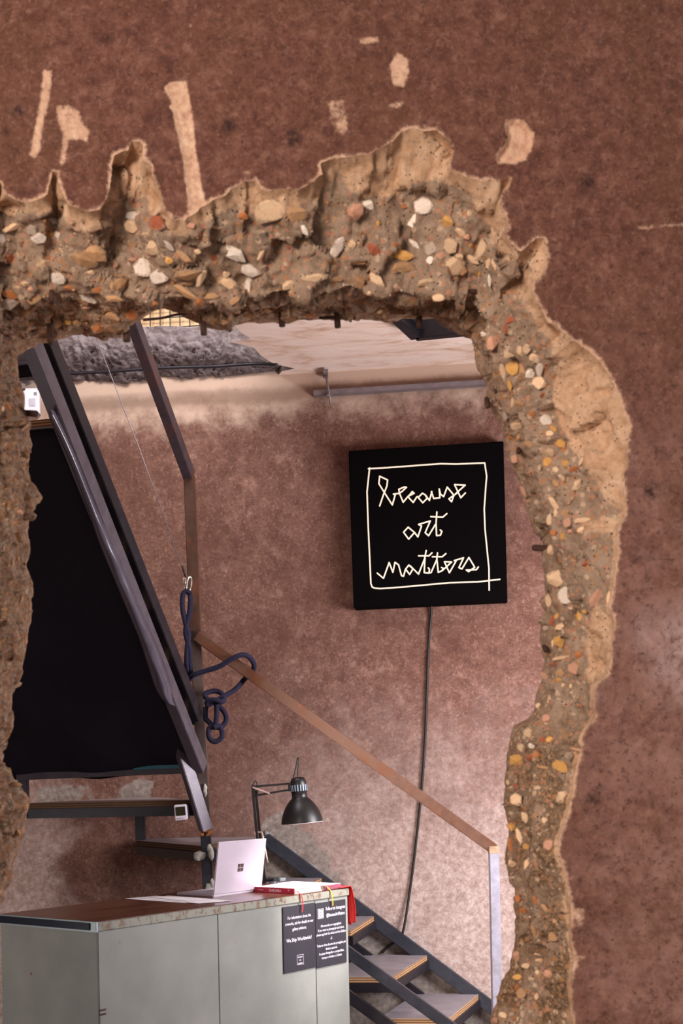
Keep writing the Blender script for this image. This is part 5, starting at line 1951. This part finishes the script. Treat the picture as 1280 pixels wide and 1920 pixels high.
# ------------------------------------------------------------------ desk lamp clamped to the back of the counter
DL = 5.93
lb = P(494, 1650, DL)
lu2, lw2 = on_top(494, 1650.5)
lw2 = min(lw2, LW - 0.03)
lampb = cpt(lu2, LW - 0.03, HT)
DL = lampb.y
lam = thing('desk_lamp', lampb, 'black jointed desk lamp with domed shade clamped to the counter', 'lamp')
bm = bm_new()
add_box(bm, (lu2 - 0.022, LW - 0.055, HT + 0.0005), (lu2 + 0.022, LW + 0.012, HT + 0.016), 0.003, CM)
add_box(bm, (lu2 - 0.02, LW + 0.006, HT - 0.06), (lu2 + 0.02, LW + 0.014, HT + 0.014), 0.002, CM)
link('clamp', bm, M_ALU, lam)
J0 = P(493, 1650, DL)
J1 = P(476, 1487, DL)
J2 = P(543, 1473, DL)


def lp(px, py, dd=0.0):
    return P(px, py, DL + dd)


for dx, dd in ((-3.2, -0.008), (3.0, 0.010)):
    bm = bm_new()
    add_beam(bm, lp(493 + dx, 1655, dd), lp(476.5 + dx * 0.9, 1482, dd), 0.012, 0.011, 0.001)
    link('lower_arm', bm, M_LAMP, lam)
bm = bm_new()
add_tube(bm, [lampb + Vector((0, 0, 0.01)), J0], 0.009, 10)
add_box(bm, J0 - Vector((0.014, 0.012, 0.02)), J0 + Vector((0.014, 0.012, 0.02)), 0.003)
link('pivot', bm, M_LAMP, lam)
bm = bm_new()
add_poly_prism(bm, [lp(471, 1475, -0.016), lp(477, 1472, -0.016), lp(479, 1490, -0.016), lp(476, 1495, -0.016), lp(472, 1493, -0.016)], (0, 0.03, 0))
link('elbow_plate', bm, M_LAMP, lam)
for a, b in (((474, 1475), (545, 1469)), ((476, 1492), (541, 1481))):
    bm = bm_new()
    add_beam(bm, lp(*a), lp(*b), 0.010, 0.0095, 0.001)
    link('upper_arm', bm, M_LAMP, lam)
bm = bm_new()
add_beam(bm, lp(473, 1476, -0.016), lp(506, 1488, -0.012), 0.008, 0.008, 0.002)
link('spring', bm, M_SPRING, lam)
for dx in (-7, 6):
    bm = bm_new()
    p_, q_ = lp(485 + dx, 1561, -0.006), lp(493 + dx * 0.75 + (4 if dx > 0 else -2), 1618, -0.006)
    add_tube(bm, [p_.lerp(q_, k / 6) for k in range(7)], 0.0048, 8)
    link('spring', bm, M_SPRING, lam, True)
bm = bm_new()
add_beam(bm, lp(476, 1559.5, -0.006), lp(492, 1560.5, -0.006), 0.008, 0.006, 0.001)
link('spring_bar', bm, M_SPRING, lam)
# head: tilted slightly
ap = lp(558, 1457)
bt = lp(566.5, 1543)
ax = (ap - bt).normalized()
S = (ap - bt).length
zx = ax
xx = zx.orthogonal().normalized()
yy = zx.cross(xx)
HM = Matrix((xx, yy, zx)).transposed().to_4x4()
HM.translation = bt
kpx = DL / F
R = lambda px: px * kpx
prof = [(R(39.2), 0), (R(39.0), S * 0.03), (R(37.5), S * 0.12), (R(35), S * 0.22), (R(31), S * 0.32), (R(26), S * 0.41), (R(20), S * 0.495), (R(15.2), S * 0.545), (R(14.6), S * 0.56), (R(14.6), S * 0.66), (R(15.3), S * 0.67), (R(15.3), S * 0.86), (R(14.2), S * 0.93), (R(11), S * 0.985), (R(6), S * 1.0)]
bm = bm_new()
add_lathe(bm, prof, HM, 40, cap_start=False)
sh = link('shade', bm, M_LAMP, lam, True)
bm = bm_new()
add_lathe(bm, [(r * 0.965, z + 0.0005) for r, z in prof[:7]] + [(0.001, S * 0.5)], HM, 40, cap_start=False, cap_end=False)
link('shade_lining', bm, M_LAMPIN, sh, True)
bm = bm_new()
add_lathe(bm, [(R(39.2), -0.0005), (R(39.5), 0.0015), (R(38.2), 0.002), (R(37.8), -0.0005)], HM, 40, False, False)
link('shade_rim', bm, M_LAMPIN, sh, True)
for k in range(18):
    th = k * 2 * math.pi / 18
    bm = bm_new()
    M = HM @ Matrix.Rotation(th, 4, 'Z')
    add_box(bm, (R(15.2), -R(1.1), S * 0.695), (R(15.65), R(1.1), S * 0.835), 0.0004, M)
    link('vent_slot', bm, M_VENT, sh)
bm = bm_new()
add_box(bm, lp(540, 1484, -0.012), lp(548, 1468, 0.012), 0.002)
link('head_bracket', bm, M_LAMP, lam)
bm = bm_new()
add_tube(bm, smooth_path([lp(549, 1462), lp(552, 1450), lp(556, 1430), lp(557.5, 1422), lp(559.5, 1422), lp(559, 1435), lp(557.5, 1456)], 6), 0.0026, 8)
link('cord', bm, M_CORD, lam, True)
bm = bm_new()
add_tube(bm, smooth_path([lp(473, 1474), lp(477, 1466), lp(480, 1465), lp(482, 1474), lp(483, 1484), lp(480, 1490)], 6), 0.0024, 8)
link('cord', bm, M_CORD, lam, True)
